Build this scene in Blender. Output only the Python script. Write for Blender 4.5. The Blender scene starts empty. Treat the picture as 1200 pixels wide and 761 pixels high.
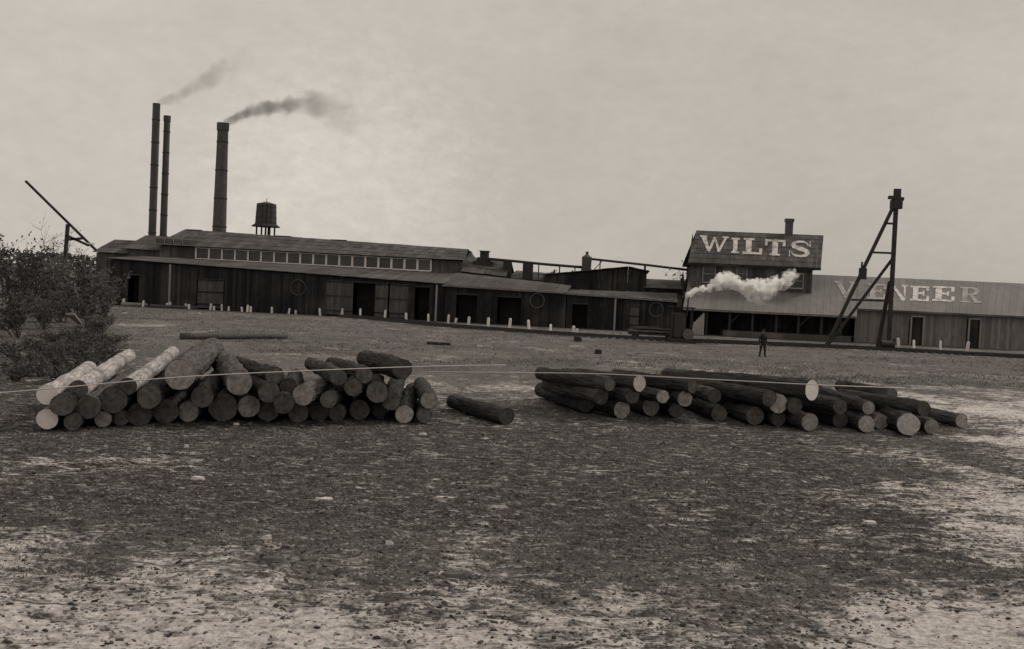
import bpy, math, random
import numpy as np
from mathutils import Vector, Matrix, noise
random.seed(7)
sc = bpy.context.scene
col = sc.collection

# ------------------------------------------------------------ camera
F = 1150.0; CH = 3.5
PITCH = math.atan(40.5 / F); ROLL = 0.0465
f_ = Vector((0, math.cos(PITCH), -math.sin(PITCH)))
u0_ = Vector((0, math.sin(PITCH), math.cos(PITCH)))
r0_ = Vector((1, 0, 0))
R_ = r0_ * math.cos(ROLL) + u0_ * math.sin(ROLL)
U_ = u0_ * math.cos(ROLL) - r0_ * math.sin(ROLL)
EYE = Vector((0, 0, CH))
cam = bpy.data.cameras.new('camera'); cam.lens = F / 1200 * 36; cam.sensor_width = 36
cam.clip_start = 0.1; cam.clip_end = 9000
co = bpy.data.objects.new('camera', cam); col.objects.link(co)
m = Matrix((R_, U_, -f_)).transposed().to_4x4(); m.translation = EYE
co.matrix_world = m
sc.camera = co

# ------------------------------------------------------------ light
SUN_EL, SUN_AZ = math.radians(42), math.radians(62)     # azimuth east of +Y (behind the mill, to the right)
sd = Vector((math.sin(SUN_AZ) * math.cos(SUN_EL), math.cos(SUN_AZ) * math.cos(SUN_EL), math.sin(SUN_EL)))
sun = bpy.data.lights.new('sun', 'SUN'); sun.energy = 1.5; sun.angle = math.radians(11); sun.color = (1, 0.95, 0.87)
so = bpy.data.objects.new('sun', sun); col.objects.link(so)
so.rotation_euler = (-sd).to_track_quat('-Z', 'Y').to_euler()

w = bpy.data.worlds.new('World'); sc.world = w; w.use_nodes = True
nt = w.node_tree; N = nt.nodes; LK = nt.links
bg = N['Background']
sky = N.new('ShaderNodeTexSky'); sky.sky_type = 'NISHITA'; sky.sun_disc = False
sky.sun_elevation = SUN_EL; sky.sun_rotation = SUN_AZ
sky.air_density = 1.0; sky.dust_density = 6.0
bw = N.new('ShaderNodeRGBToBW'); LK.new(sky.outputs[0], bw.inputs[0])
# overcast veil: the sky's own luminance is evened out, then thin streaky cloud on top
lim = N.new('ShaderNodeMath'); lim.operation = 'MINIMUM'; lim.inputs[1].default_value = 9.0
LK.new(bw.outputs[0], lim.inputs[0])
ml = N.new('ShaderNodeMath'); ml.operation = 'MULTIPLY_ADD'; ml.inputs[1].default_value = 0.10; ml.inputs[2].default_value = 3.75
LK.new(lim.outputs[0], ml.inputs[0])
tc = N.new('ShaderNodeTexCoord')
mp = N.new('ShaderNodeMapping'); mp.inputs['Scale'].default_value = (1.0, 1.0, 1.7); mp.inputs['Rotation'].default_value = (0, 0.35, 0)
LK.new(tc.outputs['Generated'], mp.inputs[0])
nz = N.new('ShaderNodeTexNoise'); nz.inputs['Scale'].default_value = 2.6; nz.inputs['Detail'].default_value = 9; nz.inputs['Roughness'].default_value = 0.62
nz.inputs['Distortion'].default_value = 0.5
LK.new(mp.outputs[0], nz.inputs['Vector'])
mr = N.new('ShaderNodeMapRange'); mr.inputs[1].default_value = 0.3; mr.inputs[2].default_value = 0.72
mr.inputs[3].default_value = 0.92; mr.inputs[4].default_value = 1.08
LK.new(nz.outputs[0], mr.inputs[0])
mp2 = N.new('ShaderNodeMapping'); mp2.inputs['Scale'].default_value = (1.0, 1.0, 1.8); mp2.inputs['Rotation'].default_value = (0, 0.25, 0)
LK.new(tc.outputs['Generated'], mp2.inputs[0])
nz2 = N.new('ShaderNodeTexNoise'); nz2.inputs['Scale'].default_value = 46; nz2.inputs['Detail'].default_value = 6; nz2.inputs['Roughness'].default_value = 0.7
LK.new(mp2.outputs[0], nz2.inputs['Vector'])
mr2 = N.new('ShaderNodeMapRange'); mr2.inputs[1].default_value = 0.25; mr2.inputs[2].default_value = 0.75
mr2.inputs[3].default_value = 0.95; mr2.inputs[4].default_value = 1.05
LK.new(nz2.outputs[0], mr2.inputs[0])
mm = N.new('ShaderNodeMath'); mm.operation = 'MULTIPLY'; LK.new(mr.outputs[0], mm.inputs[0]); LK.new(mr2.outputs[0], mm.inputs[1])
mm2 = N.new('ShaderNodeMath'); mm2.operation = 'MULTIPLY'; LK.new(mm.outputs[0], mm2.inputs[0]); LK.new(ml.outputs[0], mm2.inputs[1])
# pale haze low over the mill painted in as brighter cloud, thicker darker veil to the right
tn = N.new('ShaderNodeVectorMath'); tn.operation = 'NORMALIZE'; LK.new(tc.outputs['Generated'], tn.inputs[0])
def dirfac(v, a, b, lo, hi):
    d = N.new('ShaderNodeVectorMath'); d.operation = 'DOT_PRODUCT'; d.inputs[1].default_value = Vector(v).normalized(); LK.new(tn.outputs[0], d.inputs[0])
    ds = N.new('ShaderNodeMath'); ds.operation = 'MULTIPLY_ADD'; ds.inputs[1].default_value = .02; LK.new(nz2.outputs[0], ds.inputs[0]); LK.new(d.outputs['Value'], ds.inputs[2])
    k = N.new('ShaderNodeMapRange'); k.interpolation_type = 'SMOOTHERSTEP'; k.inputs[1].default_value = a; k.inputs[2].default_value = b; k.inputs[3].default_value = lo; k.inputs[4].default_value = hi; LK.new(ds.outputs[0], k.inputs[0]); return k.outputs[0]
f1 = dirfac((-.17, 1, .085), .992, 1.022, 1.0, 1.24)
f2 = dirfac((1, .25, .25), -.15, .75, 1.04, .86)
fm_ = N.new('ShaderNodeMath'); fm_.operation = 'MULTIPLY'; LK.new(f1, fm_.inputs[0]); LK.new(f2, fm_.inputs[1])
fm2 = N.new('ShaderNodeMath'); fm2.operation = 'MULTIPLY'; LK.new(fm_.outputs[0], fm2.inputs[0]); LK.new(mm2.outputs[0], fm2.inputs[1]); mm2 = fm2
tint = N.new('ShaderNodeVectorMath'); tint.operation = 'SCALE'; tint.inputs[0].default_value = (1.0, 0.922, 0.825)
LK.new(mm2.outputs[0], tint.inputs['Scale'])
LK.new(tint.outputs[0], bg.inputs[0]); bg.inputs[1].default_value = 0.138

vs = sc.view_settings
vs.view_transform = 'Standard'; vs.look = 'None'; vs.exposure = 0; vs.gamma = 1
sc.cycles.max_bounces = 8; sc.cycles.volume_bounces = 8; sc.cycles.volume_step_rate = 1.0; sc.cycles.volume_max_steps = 96

# ------------------------------------------------------------ pixel -> world
def ray(px, py):
    return (f_ + R_ * ((px - 600) / F) + U_ * ((380.5 - py) / F)).normalized()
def P(px, py, Y):                      # point on the plane y = Y
    d = ray(px, py); return EYE + d * (Y / d.y)
def G(px, py, z=0.0):                  # point on the plane z
    d = ray(px, py); return EYE + d * ((z - CH) / d.z)
def onplane(px, py, p0, n):
    d = ray(px, py); return EYE + d * ((p0 - EYE).dot(n) / d.dot(n))
# the mill's own frame: u along its front, v backwards, z up
W0 = Vector((-42.3, 103, 0)); W1 = Vector((44.5, 93, 0))
DU = (W1 - W0).normalized(); DV = Vector((-DU.y, DU.x, 0)); ANG = math.atan2(DU.y, DU.x)
def fr(u, v, z=0.0): return W0 + DU * u + DV * v + Vector((0, 0, z))
def UZ(px, py, v):
    p = onplane(px, py, W0 + DV * v, DV); q = p - W0
    return q.dot(DU), p.z
def Uo(px, v): return UZ(px, 340, v)[0]
def Zo(px, py, v): return UZ(px, py, v)[1]

# ------------------------------------------------------------ materials
def mat(name, c1, c2, scale=3.0, rough=0.9, bump=0.3, stretch=(1, 1, 1), island=0.0, obj=0.0, detail=8, spec=0.15, c3=None, s3=0.6, bscale=None, bdist=0.02, coord='Object'):
    m = bpy.data.materials.new(name); m.use_nodes = True
    n = m.node_tree.nodes; l = m.node_tree.links; b = n['Principled BSDF']
    b.inputs['Roughness'].default_value = rough; b.inputs['Specular IOR Level'].default_value = spec
    t = n.new('ShaderNodeTexCoord'); mp = n.new('ShaderNodeMapping'); mp.inputs['Scale'].default_value = stretch
    if obj:
        oi_ = n.new('ShaderNodeObjectInfo'); om_ = n.new('ShaderNodeMath'); om_.operation = 'MULTIPLY'; om_.inputs[1].default_value = 83; l.new(oi_.outputs['Random'], om_.inputs[0])
        ov_ = n.new('ShaderNodeVectorMath'); ov_.operation = 'ADD'; l.new(t.outputs[coord], ov_.inputs[0]); l.new(om_.outputs[0], ov_.inputs[1]); l.new(ov_.outputs[0], mp.inputs[0])
    else: l.new(t.outputs[coord], mp.inputs[0])
    nz = n.new('ShaderNodeTexNoise'); nz.inputs['Scale'].default_value = scale; nz.inputs['Detail'].default_value = detail; nz.inputs['Roughness'].default_value = 0.65
    l.new(mp.outputs[0], nz.inputs['Vector'])
    cr = n.new('ShaderNodeMapRange'); cr.inputs[1].default_value = 0.33; cr.inputs[2].default_value = 0.67
    l.new(nz.outputs[0], cr.inputs[0])
    mx = n.new('ShaderNodeMix'); mx.data_type = 'RGBA'
    def g(v): return (v * 1.04, v * 0.965, v * 0.94, 1) if not isinstance(v, tuple) else (*v, 1)
    mx.inputs[6].default_value = g(c1); mx.inputs[7].default_value = g(c2)
    l.new(cr.outputs[0], mx.inputs[0]); out = mx.outputs[2]
    if c3 is not None:
        n3 = n.new('ShaderNodeTexNoise'); n3.inputs['Scale'].default_value = s3; n3.inputs['Detail'].default_value = 5
        l.new(t.outputs[coord], n3.inputs['Vector'])
        r3 = n.new('ShaderNodeMapRange'); r3.inputs[1].default_value = 0.48; r3.inputs[2].default_value = 0.66
        l.new(n3.outputs[0], r3.inputs[0])
        m3 = n.new('ShaderNodeMix'); m3.data_type = 'RGBA'; l.new(r3.outputs[0], m3.inputs[0]); l.new(out, m3.inputs[6]); m3.inputs[7].default_value = g(c3)
        out = m3.outputs[2]
    for src, amt in ((('isl'), island), (('obj'), obj)):
        if amt:
            if src == 'isl': s = n.new('ShaderNodeNewGeometry').outputs['Random Per Island']
            else: s = n.new('ShaderNodeObjectInfo').outputs['Random']
            rr = n.new('ShaderNodeMapRange'); rr.inputs[3].default_value = 1 - amt; rr.inputs[4].default_value = 1 + amt; l.new(s, rr.inputs[0])
            vm = n.new('ShaderNodeVectorMath'); vm.operation = 'SCALE'; l.new(out, vm.inputs[0]); l.new(rr.outputs[0], vm.inputs['Scale'])
            out = vm.outputs[0]
    l.new(out, b.inputs['Base Color'])
    if bump:
        bp = n.new('ShaderNodeBump'); bp.inputs['Strength'].default_value = bump; bp.inputs['Distance'].default_value = bdist
        if bscale:
            nb = n.new('ShaderNodeTexNoise'); nb.inputs['Scale'].default_value = bscale; nb.inputs['Detail'].default_value = 6
            l.new(mp.outputs[0], nb.inputs['Vector']); l.new(nb.outputs[0], bp.inputs['Height'])
        else: l.new(nz.outputs[0], bp.inputs['Height'])
        l.new(bp.outputs[0], b.inputs['Normal'])
    return m
M = {}
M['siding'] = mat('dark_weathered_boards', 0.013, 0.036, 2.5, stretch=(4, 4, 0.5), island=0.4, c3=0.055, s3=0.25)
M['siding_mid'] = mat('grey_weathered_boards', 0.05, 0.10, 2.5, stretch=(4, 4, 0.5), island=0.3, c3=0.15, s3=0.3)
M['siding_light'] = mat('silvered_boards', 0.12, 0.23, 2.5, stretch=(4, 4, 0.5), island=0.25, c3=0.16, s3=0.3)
M['siding_door'] = mat('faded_door_boards', 0.055, 0.12, 2.5, stretch=(4, 4, 0.5), island=0.2)
M['roof_dark'] = mat('sooty_roofing', 0.06, 0.12, 1.5, stretch=(1, 0.3, 1), island=0.22, c3=0.06, s3=0.2)
M['roof_mid'] = mat('grey_roofing', 0.05, 0.10, 1.5, stretch=(1, 0.3, 1), island=0.2, c3=0.11, s3=0.2)
M['roof_light'] = mat('pale_metal_roofing', 0.15, 0.21, 1.2, stretch=(1, 0.3, 1), island=0.08, c3=0.16, s3=0.2, rough=0.7)
M['black'] = mat('doorway_shade_black', 0.012, 0.022, 2)
M['trim'] = mat('whitewashed_trim', 0.65, 0.8, 6, island=0.12)
M['trim_dull'] = mat('dull_pale_trim', 0.2, 0.32, 6, island=0.15)
M['eave'] = mat('weathered_fascia', 0.12, 0.2, 3, island=0.1)
M['pane'] = mat('dusty_glass', 0.035, 0.075, 1.5, rough=0.25, bump=0.05, spec=0.5, obj=0.5)
M['paint'] = mat('white_sign_paint', 0.40, 0.82, 3.5, island=0.0, c3=0.3, s3=1.6)
M['paint_worn'] = mat('worn_sign_paint', 0.26, 0.48, 3.5, c3=0.22, s3=1.2)
M['steel'] = mat('sooty_stack_steel', 0.045, 0.085, 1.5, rough=0.6, stretch=(1, 1, 0.3), spec=0.4)
M['brick'] = mat('stack_masonry', 0.07, 0.12, 2.5, island=0.25)
M['iron'] = mat('dark_iron', 0.02, 0.04, 6, rough=0.55, spec=0.4)
M['iron_rust'] = mat('rust_dull_iron', 0.08, 0.16, 8, rough=0.7)
M['timber'] = mat('dark_timber', 0.03, 0.06, 5, stretch=(1, 1, 1))
M['tank'] = mat('tank_staves', 0.05, 0.09, 3, stretch=(3, 3, 0.4), island=0.3)
M['white'] = mat('whitewashed_post', 0.65, 0.85, 8, obj=0.2)
M['bark'] = mat('log_bark', 0.014, 0.07, 4, stretch=(0.5, 3.2, 3.2), bump=1.0, bscale=5, bdist=0.09, obj=0.3, c3=0.06, s3=1.6)
M['bark_mid'] = mat('grey_log_bark', 0.05, 0.16, 4, stretch=(0.5, 3.2, 3.2), bump=1.0, bscale=5, bdist=0.09, obj=0.2)
M['peeled'] = mat('peeled_log', 0.16, 0.60, 6, stretch=(0.5, 3, 3), bump=0.8, bscale=7, bdist=0.03, obj=0.1, c3=0.2, s3=1.8)
M['twig'] = mat('bare_twigs', 0.07, 0.14, 4, island=0.3)
M['leaf'] = mat('dull_leaves', 0.05, 0.11, 4, island=0.45, rough=0.8)
M['leaf_pale'] = mat('pale_dry_leaves', 0.16, 0.28, 4, island=0.4, rough=0.8)
M['grass'] = mat('dry_grass', 0.10, 0.22, 1, island=0.5, rough=0.8, bump=0)
M['chips'] = mat('bark_chips', 0.06, 0.16, 1, island=0.85, bump=0.2)
M['chip_pale'] = mat('fresh_wood_chip', 0.45, 0.7, 5)
M['cloth'] = mat('dark_work_clothes', 0.018, 0.032, 8)
M['skin'] = mat('weathered_skin', 0.2, 0.24, 8)
M['rope'] = mat('galvanised_wire', 0.48, 0.6, 20, rough=0.5, bump=0)
M['stone'] = mat('dark_stump_wood', 0.02, 0.05, 8)

def cut_mat(name, a, b, dark):
    m = bpy.data.materials.new(name); m.use_nodes = True
    n = m.node_tree.nodes; l = m.node_tree.links; s = n['Principled BSDF']; s.inputs['Roughness'].default_value = 0.9; s.inputs['Specular IOR Level'].default_value = 0.1
    t = n.new('ShaderNodeTexCoord')
    nz = n.new('ShaderNodeTexNoise'); nz.inputs['Scale'].default_value = 8; nz.inputs['Detail'].default_value = 9; nz.inputs['Roughness'].default_value = .72
    o_i = n.new('ShaderNodeObjectInfo'); o_m = n.new('ShaderNodeMath'); o_m.operation = 'MULTIPLY'; o_m.inputs[1].default_value = 57; l.new(o_i.outputs['Random'], o_m.inputs[0])
    o_v = n.new('ShaderNodeVectorMath'); o_v.operation = 'ADD'; l.new(t.outputs['Object'], o_v.inputs[0]); l.new(o_m.outputs[0], o_v.inputs[1]); l.new(o_v.outputs[0], nz.inputs['Vector'])
    sp_ = n.new('ShaderNodeSeparateXYZ'); l.new(t.outputs['Object'], sp_.inputs[0])
    cb_ = n.new('ShaderNodeCombineXYZ'); l.new(sp_.outputs[1], cb_.inputs[1]); l.new(sp_.outputs[2], cb_.inputs[2])
    ln = n.new('ShaderNodeVectorMath'); ln.operation = 'LENGTH'; l.new(cb_.outputs[0], ln.inputs[0])
    dn = n.new('ShaderNodeMath'); dn.operation = 'MULTIPLY_ADD'; dn.inputs[1].default_value = .05; l.new(nz.outputs[0], dn.inputs[0]); l.new(ln.outputs['Value'], dn.inputs[2])
    fr_ = n.new('ShaderNodeMath'); fr_.operation = 'MULTIPLY'; fr_.inputs[1].default_value = 150; l.new(dn.outputs[0], fr_.inputs[0])
    wv = n.new('ShaderNodeMath'); wv.operation = 'SINE'; l.new(fr_.outputs[0], wv.inputs[0])
    mul = n.new('ShaderNodeMath'); mul.operation = 'MULTIPLY_ADD'; mul.inputs[1].default_value = 0.05; l.new(wv.outputs[0], mul.inputs[0]); l.new(nz.outputs[0], mul.inputs[2])
    mr = n.new('ShaderNodeMapRange'); mr.inputs[1].default_value = 0.34; mr.inputs[2].default_value = 0.66; l.new(mul.outputs[0], mr.inputs[0])
    mx = n.new('ShaderNodeMix'); mx.data_type = 'RGBA'
    g = lambda v: (v * 1.04, v * 0.965, v * 0.93, 1)
    mx.inputs[6].default_value = g(a); mx.inputs[7].default_value = g(b); l.new(mr.outputs[0], mx.inputs[0])
    oi = n.new('ShaderNodeObjectInfo'); rr = n.new('ShaderNodeMapRange'); rr.inputs[3].default_value = 1 - dark; rr.inputs[4].default_value = 1 + dark
    l.new(oi.outputs['Random'], rr.inputs[0]); vm = n.new('ShaderNodeVectorMath'); vm.operation = 'SCALE'
    l.new(mx.outputs[2], vm.inputs[0]); l.new(rr.outputs[0], vm.inputs['Scale']); l.new(vm.outputs[0], s.inputs['Base Color'])
    bp = n.new('ShaderNodeBump'); bp.inputs['Strength'].default_value = 0.4; bp.inputs['Distance'].default_value = 0.01; l.new(mul.outputs[0], bp.inputs['Height']); l.new(bp.outputs[0], s.inputs['Normal'])
    return m
CUT = {'d': cut_mat('dark_cut_end', 0.05, 0.15, 0.3), 'm': cut_mat('grey_cut_end', 0.15, 0.42, 0.25), 'l': cut_mat('light_cut_end', 0.36, 0.68, 0.15), 'w': cut_mat('fresh_white_cut_end', 0.72, 0.88, 0.03)}  # cut-end tones from darkest to palest, one chosen for each log

# ------------------------------------------------------------ builders
def tag(o, label=None, cat=None, group=None, kind=None):
    if label: o['label'] = label
    if cat: o['category'] = cat
    if group: o['group'] = group
    if kind: o['kind'] = kind
    return o
def empty(name, loc, rz=0.0, label=None, cat=None, group=None):
    o = bpy.data.objects.new(name, None); col.objects.link(o); o.location = loc; o.rotation_euler = (0, 0, rz)
    o.empty_display_size = 0.3
    return tag(o, label, cat, group)
def link(name, me, parent=None, loc=None, rot=None):
    o = bpy.data.objects.new(name, me); col.objects.link(o); o.parent = parent
    if loc is not None: o.location = loc
    if rot is not None: o.rotation_euler = rot
    return o
class MB:
    def __init__(s): s.v = []; s.f = []
    def hexa(s, p):                    # 8 points: bottom 4 ccw, top 4 ccw
        b = len(s.v); s.v += [tuple(q) for q in p]
        for f in ((0, 3, 2, 1), (4, 5, 6, 7), (0, 1, 5, 4), (1, 2, 6, 5), (2, 3, 7, 6), (3, 0, 4, 7)): s.f.append(tuple(b + i for i in f))
        return s
    def box(s, x0, x1, y0, y1, z0, z1):
        return s.hexa([(x0, y0, z0), (x1, y0, z0), (x1, y1, z0), (x0, y1, z0), (x0, y0, z1), (x1, y0, z1), (x1, y1, z1), (x0, y1, z1)])
    def bar(s, a, b, w, h=None):       # rectangular bar between two points
        a = Vector(a); b = Vector(b); h = h or w; d = (b - a).normalized()
        up = Vector((0, 0, 1)) if abs(d.z) < 0.95 else Vector((0, 1, 0))
        x = d.cross(up).normalized() * w / 2; y = x.cross(d).normalized() * h / 2
        return s.hexa([a - x - y, b - x - y, b + x - y, a + x - y, a - x + y, b - x + y, b + x + y, a + x + y])
    def tube(s, a, b, r0, r1=None, n=12, caps=True):
        a = Vector(a); b = Vector(b); r1 = r0 if r1 is None else r1; d = (b - a).normalized()
        up = Vector((0, 0, 1)) if abs(d.z) < 0.95 else Vector((1, 0, 0))
        x = d.cross(up).normalized(); y = d.cross(x)
        k = len(s.v)
        for p, r in ((a, r0), (b, r1)):
            for i in range(n):
                t = 2 * math.pi * i / n; s.v.append(tuple(p + (x * math.cos(t) + y * math.sin(t)) * r))
        for i in range(n): s.f.append((k + i, k + (i + 1) % n, k + n + (i + 1) % n, k + n + i))
        if caps: s.f.append(tuple(k + i for i in range(n))[::-1]); s.f.append(tuple(k + n + i for i in range(n)))
        return s
    def path(s, pts, rs, n=8):
        k0 = len(s.v); pts = [Vector(p) for p in pts]
        for j, p in enumerate(pts):
            d = (pts[min(j + 1, len(pts) - 1)] - pts[max(j - 1, 0)]).normalized()
            up = Vector((0, 0, 1)) if abs(d.z) < 0.95 else Vector((1, 0, 0))
            x = d.cross(up).normalized(); y = d.cross(x); r = rs[j] if isinstance(rs, (list, tuple)) else rs
            for i in range(n):
                t = 2 * math.pi * i / n; s.v.append(tuple(p + (x * math.cos(t) + y * math.sin(t)) * r))
        for j in range(len(pts) - 1):
            for i in range(n):
                a = k0 + j * n; s.f.append((a + i, a + (i + 1) % n, a + n + (i + 1) % n, a + n + i))
        s.f.append(tuple(k0 + i for i in range(n))[::-1]); e = k0 + (len(pts) - 1) * n; s.f.append(tuple(e + i for i in range(n)))
        return s
    def lathe(s, prof, n=24, cx=0, cy=0):
        k = len(s.v)
        for r, z in prof:
            for i in range(n):
                t = 2 * math.pi * i / n; s.v.append((cx + r * math.cos(t), cy + r * math.sin(t), z))
        for j in range(len(prof) - 1):
            for i in range(n):
                a = k + j * n; s.f.append((a + i, a + (i + 1) % n, a + n + (i + 1) % n, a + n + i))
        s.f.append(tuple(k + i for i in range(n))[::-1]); e = k + (len(prof) - 1) * n; s.f.append(tuple(e + i for i in range(n)))
        return s
    def poly(s, pts): k = len(s.v); s.v += [tuple(p) for p in pts]; s.f.append(tuple(range(k, k + len(pts)))); return s
    def mesh(s, name, m, smooth=False):
        me = bpy.data.meshes.new(name); me.from_pydata(s.v, [], s.f); me.materials.append(m)
        if smooth: me.polygons.foreach_set('use_smooth', [True] * len(me.polygons))
        me.update(); return me
    def build(s, name, m, parent=None, loc=None, smooth=False, rot=None):
        return link(name, s.mesh(name, m, smooth), parent, loc, rot)

class Bld:
    """a building in the mill's frame; coordinates are (u, v, z)"""
    def __init__(s, name, u, v, label, cat='building', group=None):
        s.u, s.v = u, v; s.root = empty(name, fr(u, v), ANG, label, cat, group)
    def boards(s, name, m, u0, u1, v, zb, zt0, zt1, bw=0.3, th=0.05, kind=True, holes=()):
        """vertical boards on the plane v (top runs from zt0 to zt1); holes = (u0,u1,z0,z1)"""
        b = MB(); n = max(1, int(round((u1 - u0) / bw))); w_ = (u1 - u0) / n
        for i in range(n):
            a = u0 + i * w_; c = a + w_ - 0.004; t = (i + .5) / n; zt = zt0 + (zt1 - zt0) * t
            d = random.uniform(0, 0.03)
            segs = [(zb, zt)]
            for h in holes:
                if h[0] < a + w_ / 2 < h[1]:
                    segs = [q for (p, r) in segs for q in ((p, min(r, h[2])), (max(p, h[3]), r)) if q[1] - q[0] > 0.02]
            for z0, z1 in segs: b.box(a - s.u, c - s.u, v - s.v - th - d, v - s.v, z0, z1)
        o = b.build(name, m, s.root)
        if kind: o['kind'] = 'stuff'
        return o
    def boards_v(s, name, m, v0, v1, u, zb, zt0, zt1, bw=0.3, ztm=None, flip=1):
        """side wall on the plane u, ztm = apex height of a gable"""
        b = MB(); n = max(1, int(round((v1 - v0) / bw))); w_ = (v1 - v0) / n
        for i in range(n):
            a = v0 + i * w_; t = (i + .5) / n
            zt = zt0 + (zt1 - zt0) * t if ztm is None else (zt0 + (ztm - zt0) * 2 * t if t < .5 else ztm + (zt1 - ztm) * (2 * t - 1))
            d = random.uniform(0, 0.03)
            x0, x1 = sorted((u - s.u, u - s.u + flip * (0.05 + d)))
            b.box(x0, x1, a - s.v, a + w_ - .004 - s.v, zb, zt)
        o = b.build(name, m, s.root); o['kind'] = 'stuff'; return o
    def roof(s, name, m, A, B, C, D, bw=0.6, th=0.06, courses=1, lift=0.03):
        """A,B = eave left/right, C,D = ridge right/left, all (u,v,z); sheets laid side by side"""
        A, B, C, D = [Vector(p) - Vector((s.u, s.v, 0)) for p in (A, B, C, D)]
        n = max(1, int(round((B - A).length / bw))); b = MB(); nn = (B - A).cross(D - A).normalized()
        if nn.z < 0: nn = -nn
        for i in range(n):
            t0, t1 = i / n, (i + 1) / n - 0.012 / max(0.1, (B - A).length / n) / n
            for k in range(courses):
                s0, s1 = k / courses, min(1, (k + 1.06) / courses)
                q = lambda t, s_: A.lerp(B, t).lerp(D.lerp(C, t), s_)
                o = nn * random.uniform(0, lift)
                lo = nn * (0.03 if courses > 1 else 0)
                p = [q(t0, s0) + lo, q(t1, s0) + lo, q(t1, s1), q(t0, s1)]
                if k == 0:
                    ext = random.uniform(0, .06); dd = (q(t0, 0) - q(t0, .1)).normalized() * ext; p[0] += dd; p[1] += dd
                b.hexa([x + o for x in p] + [x + o + nn * th for x in p])
        ob = b.build(name, m, s.root); ob['kind'] = 'stuff'; return ob
    def box(s, name, m, u0, u1, v0, v1, z0, z1, **k):
        return MB().box(u0 - s.u, u1 - s.u, v0 - s.v, v1 - s.v, z0, z1).build(name, m, s.root, **k)
    def bar(s, name, m, a, b, w_, h=None, **k):
        o = Vector((s.u, s.v, 0)); return MB().bar(Vector(a) - o, Vector(b) - o, w_, h).build(name, m, s.root, **k)

# ------------------------------------------------------------ ground
def vnoise(x, y, seed):
    xi = np.floor(x).astype(np.int64); yi = np.floor(y).astype(np.int64); xf = x - xi; yf = y - yi
    def h(a, b):
        n = (a * 374761393 + b * 668265263 + seed * 982451653) & 0x7fffffff
        n = ((n ^ (n >> 13)) * 1274126177) & 0x7fffffff
        return ((n ^ (n >> 16)) & 0xffff) / 65535.0
    u = xf * xf * (3 - 2 * xf); v = yf * yf * (3 - 2 * yf)
    return (h(xi, yi) * (1 - u) + h(xi + 1, yi) * u) * (1 - v) + (h(xi, yi + 1) * (1 - u) + h(xi + 1, yi + 1) * u) * v
def fbm(x, y, seed, o=5, g=0.5):
    r = 0; a = 1; t = 0
    for k in range(o): r = r + a * vnoise(x * 2 ** k + 17.3 * k, y * 2 ** k - 9.1 * k, seed + k); t += a; a *= g
    return r / t
def ground_z(x, y):
    near = np.clip((60 - y) / 40, 0, 1)
    z = (fbm(x / 3.0, y / 3.0, 3) - .5) * 0.16 * near + (fbm(x / .45, y / .45, 9, 4, .6) - .5) * 0.12 * near
    return z - 0.02
def blob(x, y, px, py, rx, ry):
    g = G(px, py); return np.exp(-(((x - g.x) / rx) ** 2 + ((y - g.y) / ry) ** 2))
def sand_mask(x, y):
    n = fbm(x / 1.6, y / 1.6, 21, 5, .6); n2 = fbm(x / 6, y / 6, 31, 3)
    s = np.clip((12.9 + 2.0 * np.clip((-x - 1.2) / 2.5, 0, 1) - y) / 4.3, 0, .95)   # sandy strip in front of the camera
    s = s + np.clip((x / np.maximum(y, 1) - 0.27) / 0.26, 0, 1.0) * np.clip((55 - y) / 20, 0, 1) * .68
    s = s + .6 * blob(x, y, 555, 650, .6, 2.2) + .5 * blob(x, y, 1100, 470, 4, 5) + .45 * blob(x, y, 560, 455, 3.0, 4) + .35 * blob(x, y, 880, 440, 5, 5) + .3 * blob(x, y, 150, 380, 4, 6)
    s = s + .85 * (n - .5) * 2 + .3 * (n2 - .5) - .10
    return np.clip(s, 0, 1)
def lit_mask(x, y):
    scrub = np.clip((-.385 - x / np.maximum(y, 1)) / .05, 0, 1) * np.clip((y - 20) / 6, 0, 1) * np.clip((85 - y) / 15, 0, 1)
    """1 = dark bark litter, 0 = short dry grass"""
    d = np.clip((34 - y) / 8, 0, 1) * np.clip((y - 11) / 4, .3, 1) * np.clip(1.25 - np.clip(x - 4, 0, 9) / 10, .3, 1)
    return np.clip(np.maximum(d, scrub * 1.1) + .5 * (fbm(x / 2.2, y / 2.2, 41, 5, .6) - .5), 0, 1)
def axis(parts):
    a = [np.arange(p, q, s) for p, q, s in parts]; return np.concatenate(a + [np.array([parts[-1][1]])])
gx = axis([(-2500, -500, 400), (-500, -60, 40), (-60, -24, 1.5), (-24, 24, .09), (24, 60, 1.5), (60, 500, 40), (500, 2500, 400)])
gy = axis([(-300, -20, 40), (-20, 8, 1.0), (8, 30, .075), (30, 55, .3), (55, 130, 1.0), (130, 500, 30), (500, 6000, 500)])
XX, YY = np.meshgrid(gx, gy); ZZ = ground_z(XX, YY)
nx, ny = len(gx), len(gy)
me = bpy.data.meshes.new('ground')
me.vertices.add(nx * ny); me.vertices.foreach_set('co', np.stack([XX, YY, ZZ], -1).astype(np.float32).ravel())
ii = np.arange(nx * ny).reshape(ny, nx)
q = np.stack([ii[:-1, :-1], ii[:-1, 1:], ii[1:, 1:], ii[1:, :-1]], -1).reshape(-1, 4)
me.loops.add(q.size); me.loops.foreach_set('vertex_index', q.ravel().astype(np.int32))
me.polygons.add(len(q)); me.polygons.foreach_set('loop_start', (np.arange(len(q)) * 4).astype(np.int32))
me.polygons.foreach_set('use_smooth', np.ones(len(q), bool))
me.update(calc_edges=True)
for nm, fn in (('sand', sand_mask), ('litter', lit_mask)):
    at = me.attributes.new(nm, 'FLOAT', 'POINT'); at.data.foreach_set('value', fn(XX, YY).astype(np.float32).ravel())
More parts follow.
